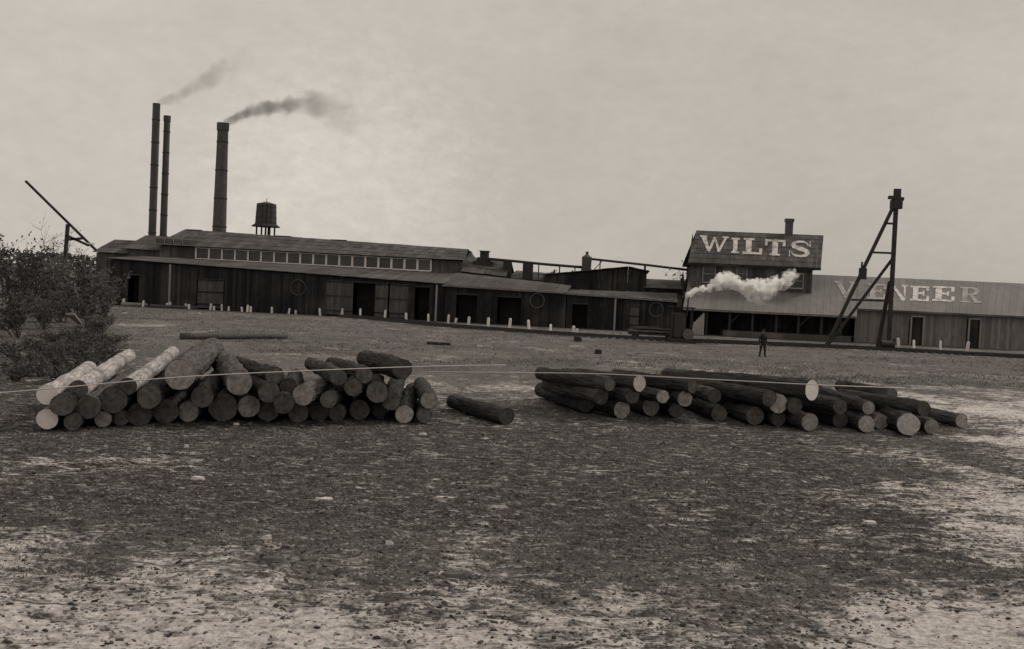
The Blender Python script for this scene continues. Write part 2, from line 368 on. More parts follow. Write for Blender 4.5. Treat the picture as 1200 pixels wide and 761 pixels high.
gm = bpy.data.materials.new('sandy_yard_ground'); gm.use_nodes = True
n = gm.node_tree.nodes; l = gm.node_tree.links; b = n['Principled BSDF']; b.inputs['Roughness'].default_value = 1; b.inputs['Specular IOR Level'].default_value = 0.05
t = n.new('ShaderNodeTexCoord')
def nn_(scale, det=8, r=.7):
    k = n.new('ShaderNodeTexNoise'); k.inputs['Scale'].default_value = scale; k.inputs['Detail'].default_value = det; k.inputs['Roughness'].default_value = r
    l.new(t.outputs['Object'], k.inputs['Vector']); return k.outputs[0]
def rng(s, a, b_, c=0, d=1):
    k = n.new('ShaderNodeMapRange'); k.inputs[1].default_value = a; k.inputs[2].default_value = b_; k.inputs[3].default_value = c; k.inputs[4].default_value = d; l.new(s, k.inputs[0]); return k.outputs[0]
def mixc(fac, a, b_):
    k = n.new('ShaderNodeMix'); k.data_type = 'RGBA'; l.new(fac, k.inputs[0])
    for i, c in ((6, a), (7, b_)):
        if isinstance(c, (float, int)): k.inputs[i].default_value = (c * 1.05, c * .965, c * .92, 1)
        else: l.new(c, k.inputs[i])
    return k.outputs[2]
mpc = n.new('ShaderNodeMapping'); mpc.inputs['Scale'].default_value = (.6, 1.15, 1); l.new(t.outputs['Object'], mpc.inputs[0])
cl = n.new('ShaderNodeTexNoise'); cl.inputs['Scale'].default_value = 4.2; cl.inputs['Detail'].default_value = 11; cl.inputs['Roughness'].default_value = .78; cl.inputs['Distortion'].default_value = .6; l.new(mpc.outputs[0], cl.inputs['Vector']); clump = cl.outputs[0]
fine = nn_(11.0, 12, .85); mid = nn_(1.3, 8, .7); big = nn_(.16, 5, .6)
grass_c = mixc(rng(fine, .35, .65), .085, .25); grass_c = mixc(rng(big, .35, .65), grass_c, mixc(rng(fine, .3, .7), .05, .16))
litter_c = mixc(rng(fine, .42, .62), .018, .14); litter_c = mixc(rng(clump, .50, .62), litter_c, mixc(rng(fine, .4, .6), .05, .30))
sand_c = mixc(rng(fine, .40, .58), .32, .84)
a1 = n.new('ShaderNodeAttribute'); a1.attribute_name = 'litter'; a2 = n.new('ShaderNodeAttribute'); a2.attribute_name = 'sand'
c = mixc(a1.outputs['Fac'], grass_c, litter_c)
ad = n.new('ShaderNodeMath'); ad.operation = 'MULTIPLY_ADD'; ad.inputs[1].default_value = 1.0; l.new(rng(clump, .36, .64, -.72, .62), ad.inputs[0]); l.new(a2.outputs['Fac'], ad.inputs[2])
c = mixc(rng(clump, .44, .60), mixc(rng(clump, .34, .46), .03, c), c)
c = mixc(rng(ad.outputs[0], .22, .85), c, sand_c)
l.new(c, b.inputs['Base Color'])
bp = n.new('ShaderNodeBump'); bp.inputs['Strength'].default_value = .9; bp.inputs['Distance'].default_value = .05; l.new(fine, bp.inputs['Height']); l.new(bp.outputs[0], b.inputs['Normal'])
me.materials.append(gm)
tag(link('ground', me), kind='structure')

def gz(x, y): return float(ground_z(np.array([x], float), np.array([y], float))[0])

# ------------------------------------------------------------ long front shed, in three lengths
ORD = ['first', 'second', 'third', 'fourth', 'fifth', 'sixth', 'seventh', 'eighth', 'ninth', 'tenth', 'eleventh', 'twelfth', 'thirteenth', 'fourteenth', 'fifteenth', 'sixteenth', 'seventeenth', 'eighteenth', 'nineteenth', 'twentieth',
       'twenty-first', 'twenty-second', 'twenty-third', 'twenty-fourth', 'twenty-fifth', 'twenty-sixth', 'twenty-seventh', 'twenty-eighth', 'twenty-ninth', 'thirtieth', 'thirty-first', 'thirty-second', 'thirty-third', 'thirty-fourth', 'thirty-fifth', 'thirty-sixth', 'thirty-seventh', 'thirty-eighth', 'thirty-ninth', 'fortieth']
def shed(name, pxl, yl, pxr, yr, label, back, backz, siding, roofm, doors=(), fascia=None, posts=()):
    """back: depth of the lean-to, backz: pixel heights of the roof's top edge at left / right"""
    u0, u1 = Uo(pxl, 0), Uo(pxr, 0); z0, z1 = Zo(pxl, yl, 0), Zo(pxr, yr, 0)
    B = Bld(name, (u0 + u1) / 2, 0, label)
    zb0, zb1 = Zo(pxl, backz[0], back), Zo(pxr, backz[1], back)
    holes = []
    for d in doors:
        a, c_ = Uo(d[0], 0), Uo(d[1], 0); zt = Zo((d[0] + d[1]) / 2, d[2], 0); holes.append((a, c_, 0, zt))
    B.boards('siding', siding, u0, u1, 0.0, 0.0, z0 - .1, z1 - .1, holes=holes)
    B.boards_v('side_wall', siding, 0, back, u1 - .06, 0, z1 - .1, zb1 - .1)
    B.boards_v('side_wall', siding, 0, back, u0 + .06, 0, z0 - .1, zb0 - .1, flip=-1)
    B.boards('back_wall', siding, u0, u1, back, 0, zb0 - .12, zb1 - .12, bw=1.0)
    B.roof('roof', roofm, (u0 - .3, -.45, z0 - .02), (u1 + .05, -.45, z1 - .02), (u1 + .05, back, zb1), (u0 - .3, back, zb0))
    if fascia: B.bar('fascia', fascia, (u0 - .3, -.5, z0 - .03), (u1 + .05, -.5, z1 - .03), .05, .16)
    for (a, c_, _, zt), d in zip(holes, doors):
        kind = d[3]
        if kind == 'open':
            B.box('doorway_shade', M['black'], a, c_, 1.2, 1.26, 0, zt)  # near-black sheet stands in for the shade inside the open doorway
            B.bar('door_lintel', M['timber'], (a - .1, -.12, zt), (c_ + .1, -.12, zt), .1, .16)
        elif kind == 'panel':
            p = B.boards('sliding_door', M['siding_door'], a, c_, .02, .15, zt, zt, bw=.22, kind=False)
            for z_ in (.5, zt * .55, zt - .2): MB().box(a - B.u, c_ - B.u, -.12, -.07, z_, z_ + .14).build('door_brace', M['siding'], p)
    for p in posts:
        u_ = Uo(p, -.3); B.box('post', M['trim_dull'], u_ - .09, u_ + .09, -.42, -.26, 0, z0 + (z1 - z0) * (u_ - u0) / (u1 - u0) - .15)
    return B
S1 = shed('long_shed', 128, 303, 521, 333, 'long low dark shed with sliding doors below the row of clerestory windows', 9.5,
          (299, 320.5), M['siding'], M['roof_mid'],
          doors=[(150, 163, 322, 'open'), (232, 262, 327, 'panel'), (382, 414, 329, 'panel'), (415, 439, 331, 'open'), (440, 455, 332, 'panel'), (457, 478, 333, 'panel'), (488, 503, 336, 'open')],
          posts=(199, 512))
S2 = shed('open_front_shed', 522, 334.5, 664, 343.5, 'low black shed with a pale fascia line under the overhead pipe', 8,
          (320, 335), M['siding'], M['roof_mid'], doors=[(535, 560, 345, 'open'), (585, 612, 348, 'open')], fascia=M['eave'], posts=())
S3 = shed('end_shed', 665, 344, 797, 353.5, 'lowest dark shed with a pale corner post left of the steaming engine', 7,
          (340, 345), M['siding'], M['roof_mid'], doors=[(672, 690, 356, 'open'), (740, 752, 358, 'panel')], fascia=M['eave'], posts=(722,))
# iron hoops hung on the shed fronts
for (px, py, r, lb) in ((349.5, 337, 9.2, 'faint iron hoop hung on the dark shed below the clerestory windows'), (629.5, 352.5, 8.3, 'pale iron hoop hung on the black shed under the overhead pipe'), (769, 363, 8.0, 'dull iron hoop on the lowest shed beside the steam engine')):
    u_, z_ = UZ(px, py, -.25); R = r * 98 / 1150; bb = MB()
    pts = [(R * math.cos(a), 0, R * math.sin(a)) for a in np.linspace(0, 2 * math.pi, 29)]
    bb.path(pts, 0.055 if px > 500 and px < 700 else .04, 6)
    h = empty('iron_hoop', fr(u_, -.28, z_), ANG, lb, 'hoop', 'iron hoops on the shed fronts')
    bb.build('rim', M['iron_rust'], h, smooth=True)
    MB().tube((0, 0, R), (0, .25, R), .03, n=6).build('hook', M['iron'], h)

# ------------------------------------------------------------ main mill with clerestory
VW, VR = 10.0, 15.5
uA, uB = Uo(186, VW), Uo(541, VW)
B = Bld('veneer_mill', (uA + uB) / 2, VW, 'long main mill with a row of white framed clerestory windows')
zl = lambda px, py, v=VW: Zo(px, py, v)
zt0, zt1 = zl(186, 288), zl(541, 306.5)
holes = []; px0, px1, nw = 228.5, 503.5, 18
zat = lambda u, a, b_: a + (b_ - a) * (u - uA) / (uB - uA)
wz = []
for i in range(nw):
    a = px0 + (px1 - px0) * i / nw; c_ = px0 + (px1 - px0) * (i + 1) / nw; mid_ = (a + c_) / 2
    ua, uc = Uo(a, VW), Uo(c_, VW); t_ = (mid_ - 228) / 275
    zt = Zo(mid_, 290 + 15 * t_, VW); zb = Zo(mid_, 303.5 + 14 * t_, VW); wz.append((ua, uc, zb, zt)); holes.append((ua + .05, uc - .05, zb + .02, zt - .02))
B.boards('siding', M['siding_mid'], uA, uB, VW, 0, zt0, zt1, holes=holes)
wm = {}
for i, (ua, uc, zb, zt) in enumerate(wz):
    w_ = uc - ua; h_ = 1.22
    if i == 0:
        fb = MB(); hw = .5 * w_
        for s_ in (-1, 1): fb.box(s_ * hw - .085, s_ * hw + .085 - .002 * (s_ > 0), -.13, -.02, -h_ / 2 - .05, h_ / 2 + .05)
        fb.box(-hw + .086, hw - .088, -.12, -.02, -h_ / 2 - .08, -h_ / 2 + .05); fb.box(-hw + .086, hw - .088, -.12, -.02, h_ / 2 - .03, h_ / 2 + .05)
        fm = fb.mesh('window_frame', M['trim']); pb = MB(); pb.box(-hw + .09, hw - .09, -.04, -.02, -h_ / 2 + .05, h_ / 2 - .03); pm = pb.mesh('pane', M['pane'])
        sb = MB(); sb.box(-.025, .025, -.07, -.041, -h_ / 2 + .05, h_ / 2 - .03).box(-hw + .09, -.026, -.07, -.041, -.025, .025).box(.026, hw - .09, -.07, -.041, -.025, .025); sm_ = sb.mesh('glazing_bar', M['iron_rust'])
    off = -.002 * (i % 2)
    f = link('window', fm, B.root, ((ua + uc) / 2 - B.u, off, (zb + zt) / 2)); link('pane', pm, f); link('glazing_bar', sm_, f)
# upper roof: front slope from above the windows up to the ridge
zr0, zr1 = Zo(190, 268.5, VR), Zo(538, 292.5, VR)
B.roof('roof', M['roof_dark'], (uA - .2, VW - .6, zt0 + .05), (uB + .3, VW - .6, zt1 + .05), (uB - .3, VR, zr1), (uA + .3, VR, zr0), bw=.9, courses=4)
B.roof('rear_roof', M['roof_dark'], (uA - .2, VR + 6, zt0), (uB + .3, VR + 6, zt1), (uB - .3, VR + .02, zr1 - .02), (uA + .3, VR + .02, zr0 - .02), bw=1.5)
B.boards_v('gable_wall', M['siding_mid'], VW, VR + 6, uB - .1, 0, zt1, zt1, ztm=zr1 - .1)
B.boards_v('gable_wall', M['siding_mid'], VW, VR + 6, uA + .1, 0, zt0, zt0, ztm=zr0 - .1, flip=-1)
B.boards('rear_wall', M['siding'], uA, uB, VR + 6, 0, zt0 - .1, zt1 - .1, bw=1.0)
# little rooflight row above the left end of the windows
rs = MB()
for i in range(4):
    pxc = 190 + i * 10.5
    ua = Uo(pxc, VW + 1.5); zb_ = Zo(pxc + 5, 287.0 + .05 * (pxc - 190), VW - .6)
    f = empty('rooflight', (ua - B.u, -.1, zb_ + .06)); f.parent = B.root
    MB().box(0, .92, -.45, 1.9, 0, .62).build('pane', M['pane'], f)
    fb = MB().box(-.05, .06, -.52, -.455, -.02, .72).box(.065, .90, -.50, -.455, .62, .70).box(.065, .90, -.50, -.455, -.02, .05); fb.build('window_frame', M['trim_dull'], f)
# ridge vents
for px in (225, 330, 395):
    ua = Uo(px, VR); z_ = zat(ua, zr0, zr1)
    B.box('ridge_vent', M['roof_dark'], ua - .9, ua + .9, VR - .35, VR + .35, z_ - .25, z_ + .12)

# left end blocks of the mill
def gabled(name, pxl, pxr, y_eave, y_ridge, v, dep, label, m_s, m_r, inset=0.0, hole=(), slope=None, dp=.06):
    ua, uc = Uo(pxl, v), Uo(pxr, v); s_ = slope if slope is not None else dp
    ze0, ze1 = Zo(pxl, y_eave, v), Zo(pxr, y_eave + (pxr - pxl) * s_, v)
    zr0, zr1 = Zo(pxl, y_ridge, v + dep), Zo(pxr, y_ridge + (pxr - pxl) * s_, v + dep)
    b_ = Bld(name, (ua + uc) / 2, v, label)
    b_.boards('siding', m_s, ua, uc, v, 0, ze0, ze1, holes=hole)
    b_.boards_v('gable_wall', m_s, v, v + 2 * dep, ua + .07, 0, ze0 - .05, ze0 - .05, ztm=zr0 - .1, flip=-1)
    b_.boards_v('gable_wall', m_s, v, v + 2 * dep, uc - .07, 0, ze1 - .05, ze1 - .05, ztm=zr1 - .1)
    b_.boards('rear_wall', m_s, ua, uc, v + 2 * dep, 0, ze0 - .1, ze1 - .1, bw=1.0)
    b_.roof('roof', m_r, (ua - .3, v - .4, ze0), (uc + .3, v - .4, ze1), (uc + .3 - inset, v + dep, zr1), (ua - .3 + inset, v + dep, zr0), bw=.8, courses=3)
    b_.roof('rear_roof', m_r, (ua - .3, v + 2 * dep + .4, ze0), (uc + .3, v + 2 * dep + .4, ze1), (uc + .3 - inset, v + dep + .02, zr1 - .02), (ua - .3 + inset, v + dep + .02, zr0 - .02), bw=1.5)
    return b_
gabled('boiler_house', 147, 186, 292, 275.5, 10.3, 5, 'small gabled boiler house at the foot of the two thin smokestacks', M['siding_mid'], M['roof_dark'])
gabled('wood_shed', 112, 147, 296, 280.5, 10.2, 4.5, 'leftmost low gabled shed beside the brush', M['siding_mid'], M['roof_dark'])
# steep dark block at the right end of the mill with a stubby vent
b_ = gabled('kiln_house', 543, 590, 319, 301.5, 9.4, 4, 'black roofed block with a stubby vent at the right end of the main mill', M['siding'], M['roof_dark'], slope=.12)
u_ = Uo(566, 12); z_ = Zo(566, 303, 12)
vb = MB(); vb.box(-.75, .75, -.6, .6, -1.5, .1); vb.box(-1.15, 1.15, -.8, .8, -1.5, -.35); vb.box(-.45, .45, -.5, .5, .1, .75); vb.box(-.55, .55, -.6, .6, .752, .85)
vb.build('roof_vent', M['timber'], b_.root, (u_ - b_.u, 12 - b_.v, z_))
gabled('low_store', 597, 642, 327, 317.5, 11, 3.5, 'low store with rounded dark roof under the overhead pipe', M['siding'], M['roof_dark'], inset=.6, slope=.075)
# second mill: long rising roof with a blunt gable
v = 9.0; ua, uc = Uo(638, v), Uo(757, v)
b_ = Bld('drying_mill', (ua + uc) / 2, v, 'dark building whose roof rises to a blunt peak left of the lettered tower')
zL, zP, zR, zE = Zo(640, 323, v), Zo(735, 313.5, v), Zo(757, 318.5, v), Zo(757, 329, v)
up = Uo(735, v)
b_.boards('siding', M['siding'], ua, up, v, 0, zL, zP); b_.boards('siding', M['siding'], up + .01, uc, v, 0, zP, zR)
b_.boards_v('side_wall', M['siding'], v, v + 12, uc - .07, 0, zR, zR); b_.boards_v('side_wall', M['siding'], v, v + 12, ua + .07, 0, zL, zL, flip=-1)
b_.boards('rear_wall', M['siding'], ua, up, v + 12, 0, zL, zP, bw=1); b_.boards('rear_wall', M['siding'], up + .01, uc, v + 12, 0, zP, zR, bw=1)
b_.roof('roof', M['roof_dark'], (ua - .3, v - .4, zL), (up, v - .4, zP), (up, v + 12, zP), (ua - .3, v + 12, zL), bw=.9, courses=5)
b_.roof('roof', M['roof_dark'], (up + .01, v - .4, zP), (uc + .3, v - .4, zR), (uc + .3, v + 12, zR), (up + .01, v + 12, zP), bw=.9, courses=5)
b2 = gabled('back_shed', 757, 806, 338, 327.5, 9.2, 4, 'low dark shed between the blunt peaked building and the lettered tower', M['siding'], M['roof_dark'], slope=.045)

# overhead pipe on stands, cyclone
def pipe(name, pts, r, m_, label, stands=()):
    P_ = [fr(*UZ(px, py, v)[:1], v, UZ(px, py, v)[1]) for px, py, v in pts]
    base = Vector((P_[0].x, P_[0].y, 0)); rt = empty(name, base, 0, label, 'pipe', 'overhead blow pipes')
    MB().path([p - base for p in P_], r, 8).build('duct', m_, rt, smooth=True)
    for px, w_, v in stands:
        for k in range(len(pts) - 1):
            if pts[k][0] <= px <= pts[k + 1][0]:
                t_ = (px - pts[k][0]) / (pts[k + 1][0] - pts[k][0]); top = P_[k].lerp(P_[k + 1], t_); break
        q = top - base; MB().box(-w_ / 2, w_ / 2, -w_ / 2, w_ / 2, 0, q.z - r * .8).build('support_post', M['timber'], rt, (q.x, q.y, 0))
    return rt
pipe('blow_pipe', [(572, 303.5, 11), (600, 306, 11), (640, 310, 11), (690, 314, 11)], .15, M['iron'], 'black overhead pipe running from the stubby vent to the cyclone',
     stands=((595, .95, 11), (619, 1.15, 11), (631.5, .12, 11), (656, .14, 11), (674, .12, 11)))
pipe('blow_pipe', [(686, 303, 11), (700, 304.5, 11), (760, 311, 11), (810, 317, 11)], .13, M['iron'], 'thin overhead pipe running from the cyclone to the lettered tower',
     stands=((703.5, .12, 11), (756, .2, 11)))
u_, z_ = UZ(687, 318, 11); c = empty('dust_cyclone', fr(u_, 11, 0), ANG, 'dark dust cyclone drum where the two overhead pipes meet', 'cyclone')
MB().lathe([(.3, z_ - 1.2), (.5, z_ - .3), (.55, z_ + 1.55), (.2, z_ + 1.8)], 14).build('drum', M['steel'], c)
MB().tube((0, 0, z_ + 1.6), (0, 0, z_ + 2.15), .16, n=8).build('vent_pipe', M['steel'], c)
lg = MB()
for s_ in (-1, 1): MB().bar((s_ * .5, 0, 0), (s_ * .5, 0, z_ + .3), .12).build('leg', M['timber'], c)
MB().bar((.5, 0, z_ - .2), (1.7, 0, z_ + 1.2), .08).build('brace', M['iron'], c)

# ------------------------------------------------------------ smokestacks, tank
def stack(name, pxb, pxt, ytop, wb, wt, v, label, m_, collar=None, bands=4):
    ub, _ = UZ(pxb, 270, v); _, zt = UZ(pxt, ytop, v); dist = (fr(ub, v) - EYE).length
    k = dist / 1150; r = empty(name, fr(ub, v), ANG, label, 'smokestack')
    rb, rt = wb / 2 * k, wt / 2 * k; prof = [(rb * (1 + .04), 0), (rb, 3)]
    for i in range(1, 25): t_ = i / 24; prof.append((rb + (rt - rb) * t_, 3 + (zt - 3) * t_))
    prof += [(rt * .82, zt), (rt * .8, zt - 1.5)]
    MB().lathe(prof, 28).build('shaft', m_, r, smooth=False)
    if collar:
        MB().lathe([(rt * 1.0, zt - collar), (rt * 1.16, zt - collar + .15), (rt * 1.18, zt + .05), (rt * .9, zt + .07)], 28).build('collar', M['steel'], r)
    for i in range(bands):
        z_ = 4 + (zt - 5) * (i + .6) / bands; rr = rb + (rt - rb) * (z_ - 3) / (zt - 3)
        MB().lathe([(rr, z_), (rr + .05, z_ + .02), (rr + .05, z_ + .16), (rr, z_ + .18)], 28).build('band', M['iron'], r)
    return r, zt
stack('smokestack', 178.5, 183, 121.5, 8.2, 8.0, 22, 'tall thin steel smokestack, leftmost and tallest of the three', M['steel'], None, 7)
stack('smokestack', 191.5, 198, 136.5, 7.8, 6.6, 23, 'thin steel smokestack close behind the tallest, with no smoke', M['steel'], .8, 7)
stack('smokestack', 257, 263, 145, 16.5, 11.5, 20, 'thick tapering smokestack trailing dark smoke', M['brick'], 1.0, 5)

v = 26; u_, zb = UZ(311.5, 264, v); _, zt = UZ(312, 239.5, v); dist = 125 / 1150
tk = empty('water_tank', fr(u_, v), ANG, 'dark wooden water tank on thin legs behind the mill roof', 'water tank')
st = MB(); nS = 30
for i in range(nS):
    a0, a1_ = 2 * math.pi * i / nS, 2 * math.pi * (i + .93) / nS; r0, r1 = 12.6 * dist, 11.4 * dist
    pts = []
    for z_, rr in ((zb, r0), (zt, r1)):
        pts += [(rr * math.cos(a0), rr * math.sin(a0), z_), (rr * math.cos(a1_), rr * math.sin(a1_), z_), ((rr - .1) * math.cos(a1_), (rr - .1) * math.sin(a1_), z_), ((rr - .1) * math.cos(a0), (rr - .1) * math.sin(a0), z_)]
    st.hexa(pts)
o = st.build('staves', M['tank'], tk); o['kind'] = 'stuff'
MB().lathe([(11.2 * dist, zt - .1), (11.5 * dist, zt + .02), (.2, zt + .3)], 24).build('lid', M['roof_dark'], tk)
for k in range(4):
    z_ = zb + (zt - zb) * (k + .4) / 4; rr = 12.6 * dist - 1.2 * dist * (z_ - zb) / (zt - zb)
    MB().lathe([(rr - .02, z_), (rr + .03, z_), (rr + .03, z_ + .09), (rr - .02, z_ + .09)], 24).build('hoop', M['iron'], tk)
MB().lathe([(16.6 * dist, zb - .25), (16.8 * dist, zb - .18), (12.8 * dist, zb + .14), (12 * dist, zb - .05)], 24).build('platform', M['timber'], tk)
MB().tube((0, 0, zt + .2), (0, 0, zt + .75), .04, n=6).build('finial', M['iron'], tk)
for a, b2_ in ((-1, -1), (1, -1), (0, 1.1), (-1, 1), (1, 1)): MB().bar((a * 8.3 * dist, b2_ * 8 * dist, 0), (a * 8.1 * dist, b2_ * 8 * dist, zb - .2), .17).build('leg', M['timber'], tk)
MB().tube((0, 0, 0), (0, 0, zb - .2), .13, n=8).build('riser_pipe', M['iron'], tk)

# ------------------------------------------------------------ lettering
def strip(pts, ws):
    """quads along a centre line, no overlaps"""
    out = []
    pts = [Vector((p[0], p[1], 0)) for p in pts]
    L_, Rr = [], []
    for i, p in enumerate(pts):
        d = (pts[min(i + 1, len(pts) - 1)] - pts[max(i - 1, 0)]).normalized(); nrm = Vector((-d.y, d.x, 0)) * ws[i] / 2
        L_.append(p + nrm); Rr.append(p - nrm)
    for i in range(len(pts) - 1): out.append([(L_[i].x, L_[i].y), (Rr[i].x, Rr[i].y), (Rr[i + 1].x, Rr[i + 1].y), (L_[i + 1].x, L_[i + 1].y)])
    return out
def rect(a, b, c, d): return [(a, c), (b, c), (b, d), (a, d)]
GL = {}
GL['I'] = (.62, [rect(.05, .57, 0, .11), rect(.17, .45, .11, .89), rect(.05, .57, .89, 1)])
GL['L'] = (1.0, [rect(0, .95, 0, .13), rect(.14, .42, .13, .89), rect(.02, .54, .89, 1), rect(.80, .95, .13, .38)])
GL['T'] = (1.0, [rect(.25, .75, 0, .11), rect(.36, .64, .11, .86), rect(0, 1, .86, 1), rect(0, .13, .6, .86), rect(.87, 1, .6, .86)])
GL['E'] = (1.0, [rect(0, .95, 0, .12), rect(.13, .40, .12, .88), rect(0, .93, .88, 1), rect(.81, .95, .12, .36), rect(.79, .93, .66, .88), rect(.40, .62, .44, .57), rect(.62, .70, .34, .67)])
GL['N'] = (1.12, [rect(0, .36, 0, .11), rect(.12, .25, .11, .84), [(0, 1), (0, .89), (.12, .84), (.25, .84), (.30, 1)], [(.30, 1), (.25, .84), (.80, 0), (.98, 0), (.98, .14)], rect(.98, 1.0, .14, .9), [(.88, .40), (.98, .24), (.98, .89), (.88, .89)], rect(.75, 1.12, .89, 1)])
GL['V'] = (1.15, [rect(0, .42, .89, 1), rect(.78, 1.15, .89, 1), [(.08, .89), (.38, .89), (.64, .28), (.54, 0)], [(.54, 0), (.64, .28), (.90, .89), (1.02, .89), (.66, 0)]])
GL['W'] = (1.55, [rect(0, .38, .89, 1), rect(1.2, 1.55, .89, 1), [(.07, .89), (.33, .89), (.52, .26), (.44, 0)], [(.44, 0), (.52, .26), (.74, .92), (.82, .70), (.56, 0)],
                  [(.74, .92), (.84, .92), (1.06, .26), (.98, 0), (.82, .70)], [(.98, 0), (1.06, .26), (1.33, .89), (1.45, .89), (1.1, 0)]])
sp = []; sw = []
ctrl = [(.86, .70), (.80, .84), (.62, .93), (.42, .93), (.22, .85), (.17, .72), (.24, .61), (.42, .54), (.62, .46), (.80, .37), (.85, .25), (.76, .12), (.56, .06), (.34, .07), (.18, .16), (.11, .31)]
cw = [.06, .10, .12, .13, .17, .22, .24, .24, .24, .24, .22, .17, .13, .12, .10, .06]
GL['S'] = (1.0, strip(ctrl, cw) + [rect(.90, .96, .62, .98), rect(.01, .06, .02, .38)])
rpts = [(.40, .95), (.62, .95), (.80, .90), (.86, .77), (.82, .62), (.66, .52), (.40, .51)]
GL['R'] = (1.1, [rect(0, .52, 0, .11), rect(.13, .40, .11, .89), rect(0, .40, .89, 1)] + strip(rpts, [.1, .11, .17, .26, .2, .12, .1]) + [[(.50, .455), (.68, .455), (.96, .10), (.72, .10)], rect(.72, 1.1, 0, .10)])
def letter(ch, Bd, box, p0, nrm, m_):
    """box: pixel corners (x0 top,y0),(x1,y1) as 4 px corners TL,TR,BR,BL"""
    q = [onplane(x, y, p0, nrm) for x, y in box]; W_, polys = GL[ch]; mb = MB()
    Rz = Matrix.Rotation(-ANG, 3, 'Z')
    for k, pl in enumerate(polys):
        pts = []
        for x, y in pl:
            t_ = x / W_; top = q[0].lerp(q[1], t_); bot = q[3].lerp(q[2], t_); pw = bot.lerp(top, y) + nrm * (.105 + .0006 * k)
            pts.append(Rz @ (pw - Bd.root.location))
        mb.poly(pts)
    return mb.build('letter_' + ch.lower(), m_, Bd.root)

# ------------------------------------------------------------ lettered tower (two storeys)
VT = 4.0
ua, uc = Uo(809.5, VT), Uo(951, VT)
T = Bld('lettered_tower', (ua + uc) / 2, VT, 'two storey tower with WILTS in white letters on its dark roof')
zwt = (Zo(809, 306, VT) + Zo(951, 317, VT)) / 2
TD = 9.0
def wpx(a, b_, y0, y1): return (Uo(a, VT), Uo(b_, VT), Zo((a + b_) / 2, y1, VT), Zo((a + b_) / 2, y0, VT))
tw = [wpx(822, 837.5, 311, 331), wpx(862, 874.5, 313, 329), wpx(925, 941, 321, 338)]
T.boards('siding', M['siding_mid'], ua, uc, VT, 0, zwt, zwt, bw=.25, holes=tw)
T.boards_v('side_wall', M['siding_mid'], VT, VT + TD, ua + .07, 0, zwt, zwt, flip=-1, ztm=None); T.boards_v('side_wall', M['siding_mid'], VT, VT + TD, uc - .07, 0, zwt, zwt)
T.boards('rear_wall', M['siding_mid'], ua, uc, VT + TD, 0, zwt, zwt, bw=.6)
for a, c_, z0, z1 in tw:
    f = MB().box(a - T.u - .02, a - T.u + .10, -.16, -.03, z0 - .08, z1 + .08).box(c_ - T.u - .10, c_ - T.u + .02, -.16, -.03, z0 - .08, z1 + .08).box(a - T.u + .101, c_ - T.u - .101, -.15, -.03, z1 - .06, z1 + .08).box(a - T.u + .101, c_ - T.u - .101, -.2, -.03, z0 - .08, z0 + .05)
    f = f.build('window', M['trim_dull'], T.root)
    MB().box(a - T.u + .1, c_ - T.u - .1, .02, .04, z0, z1).build('pane', M['pane'], f)
    mz = (z0 + z1) / 2; MB().box(a - T.u + .1, c_ - T.u - .1, -.06, .015, mz - .035, mz + .035).build('meeting_rail', M['trim_dull'], f)
zE = Zo(885, 311.5, VT - .6); zE -= 0
RV = VT + 4.2
zRdg = Zo(886, 273.5, RV)
el, er = Uo(804.5, VT - .6), Uo(960.5, VT - .6); rl, rr_ = Uo(812.5, RV), Uo(961.5, RV)
T.roof('roof', M['roof_dark'], (el, VT - .6, zE), (er, VT - .6, zE), (rr_, RV, zRdg), (rl, RV, zRdg), bw=.45, courses=7, lift=.012)
T.roof('rear_roof', M['roof_dark'], (el, VT + TD + .6, zE), (er, VT + TD + .6, zE), (rr_, RV + .02, zRdg - .02), (rl, RV + .02, zRdg - .02), bw=1.0, courses=1)
T.bar('fascia', M['siding'], (el, VT - .66, zE - .08), (er, VT - .66, zE - .08), .05, .26)
T.boards_v('gable_wall', M['siding_mid'], VT, VT + TD, ua + .2, zwt, zwt + .05, zwt + .05, ztm=zRdg - .25, flip=-1)
T.boards_v('gable_wall', M['siding_mid'], VT, VT + TD, uc - .2, zwt, zwt + .05, zwt + .05, ztm=zRdg - .25)
T.box('soffit', M['siding'], el, er, VT - .6, VT + TD + .6, zE - .12, zE - .06)
uch = Uo(920.5, RV); zch = Zo(920.5, 256.5, RV)
ch = MB().box(-.36, .36, -.36, .36, zRdg - 1.0, zch - .35).box(-.44, .44, -.44, .44, zch - .349, zch)
ch.build('chimney', M['steel'], T.root, (uch - T.u, RV - T.v, 0))
p0 = fr(el, VT - .6, zE); nrm = (fr(er, VT - .6, zE) - p0).cross(fr(rl, RV, zRdg) - p0).normalized()
if nrm.z < 0: nrm = -nrm
for chh, x0, x1, yt, yb in (('W', 819.5, 853.5, 277.5, 296), ('I', 855.5, 867, 280, 297.5), ('L', 870, 894.5, 280.5, 299), ('T', 895.5, 920, 282, 300.5), ('S', 924, 950.5, 283, 302.5)):
    dy = (x1 - x0) * .045
    letter(chh, T, [(x0 + 1, yt - dy / 2), (x1 + .6, yt + dy / 2), (x1 - .4, yb + dy / 2), (x0, yb - dy / 2)], p0, nrm, M['paint'])

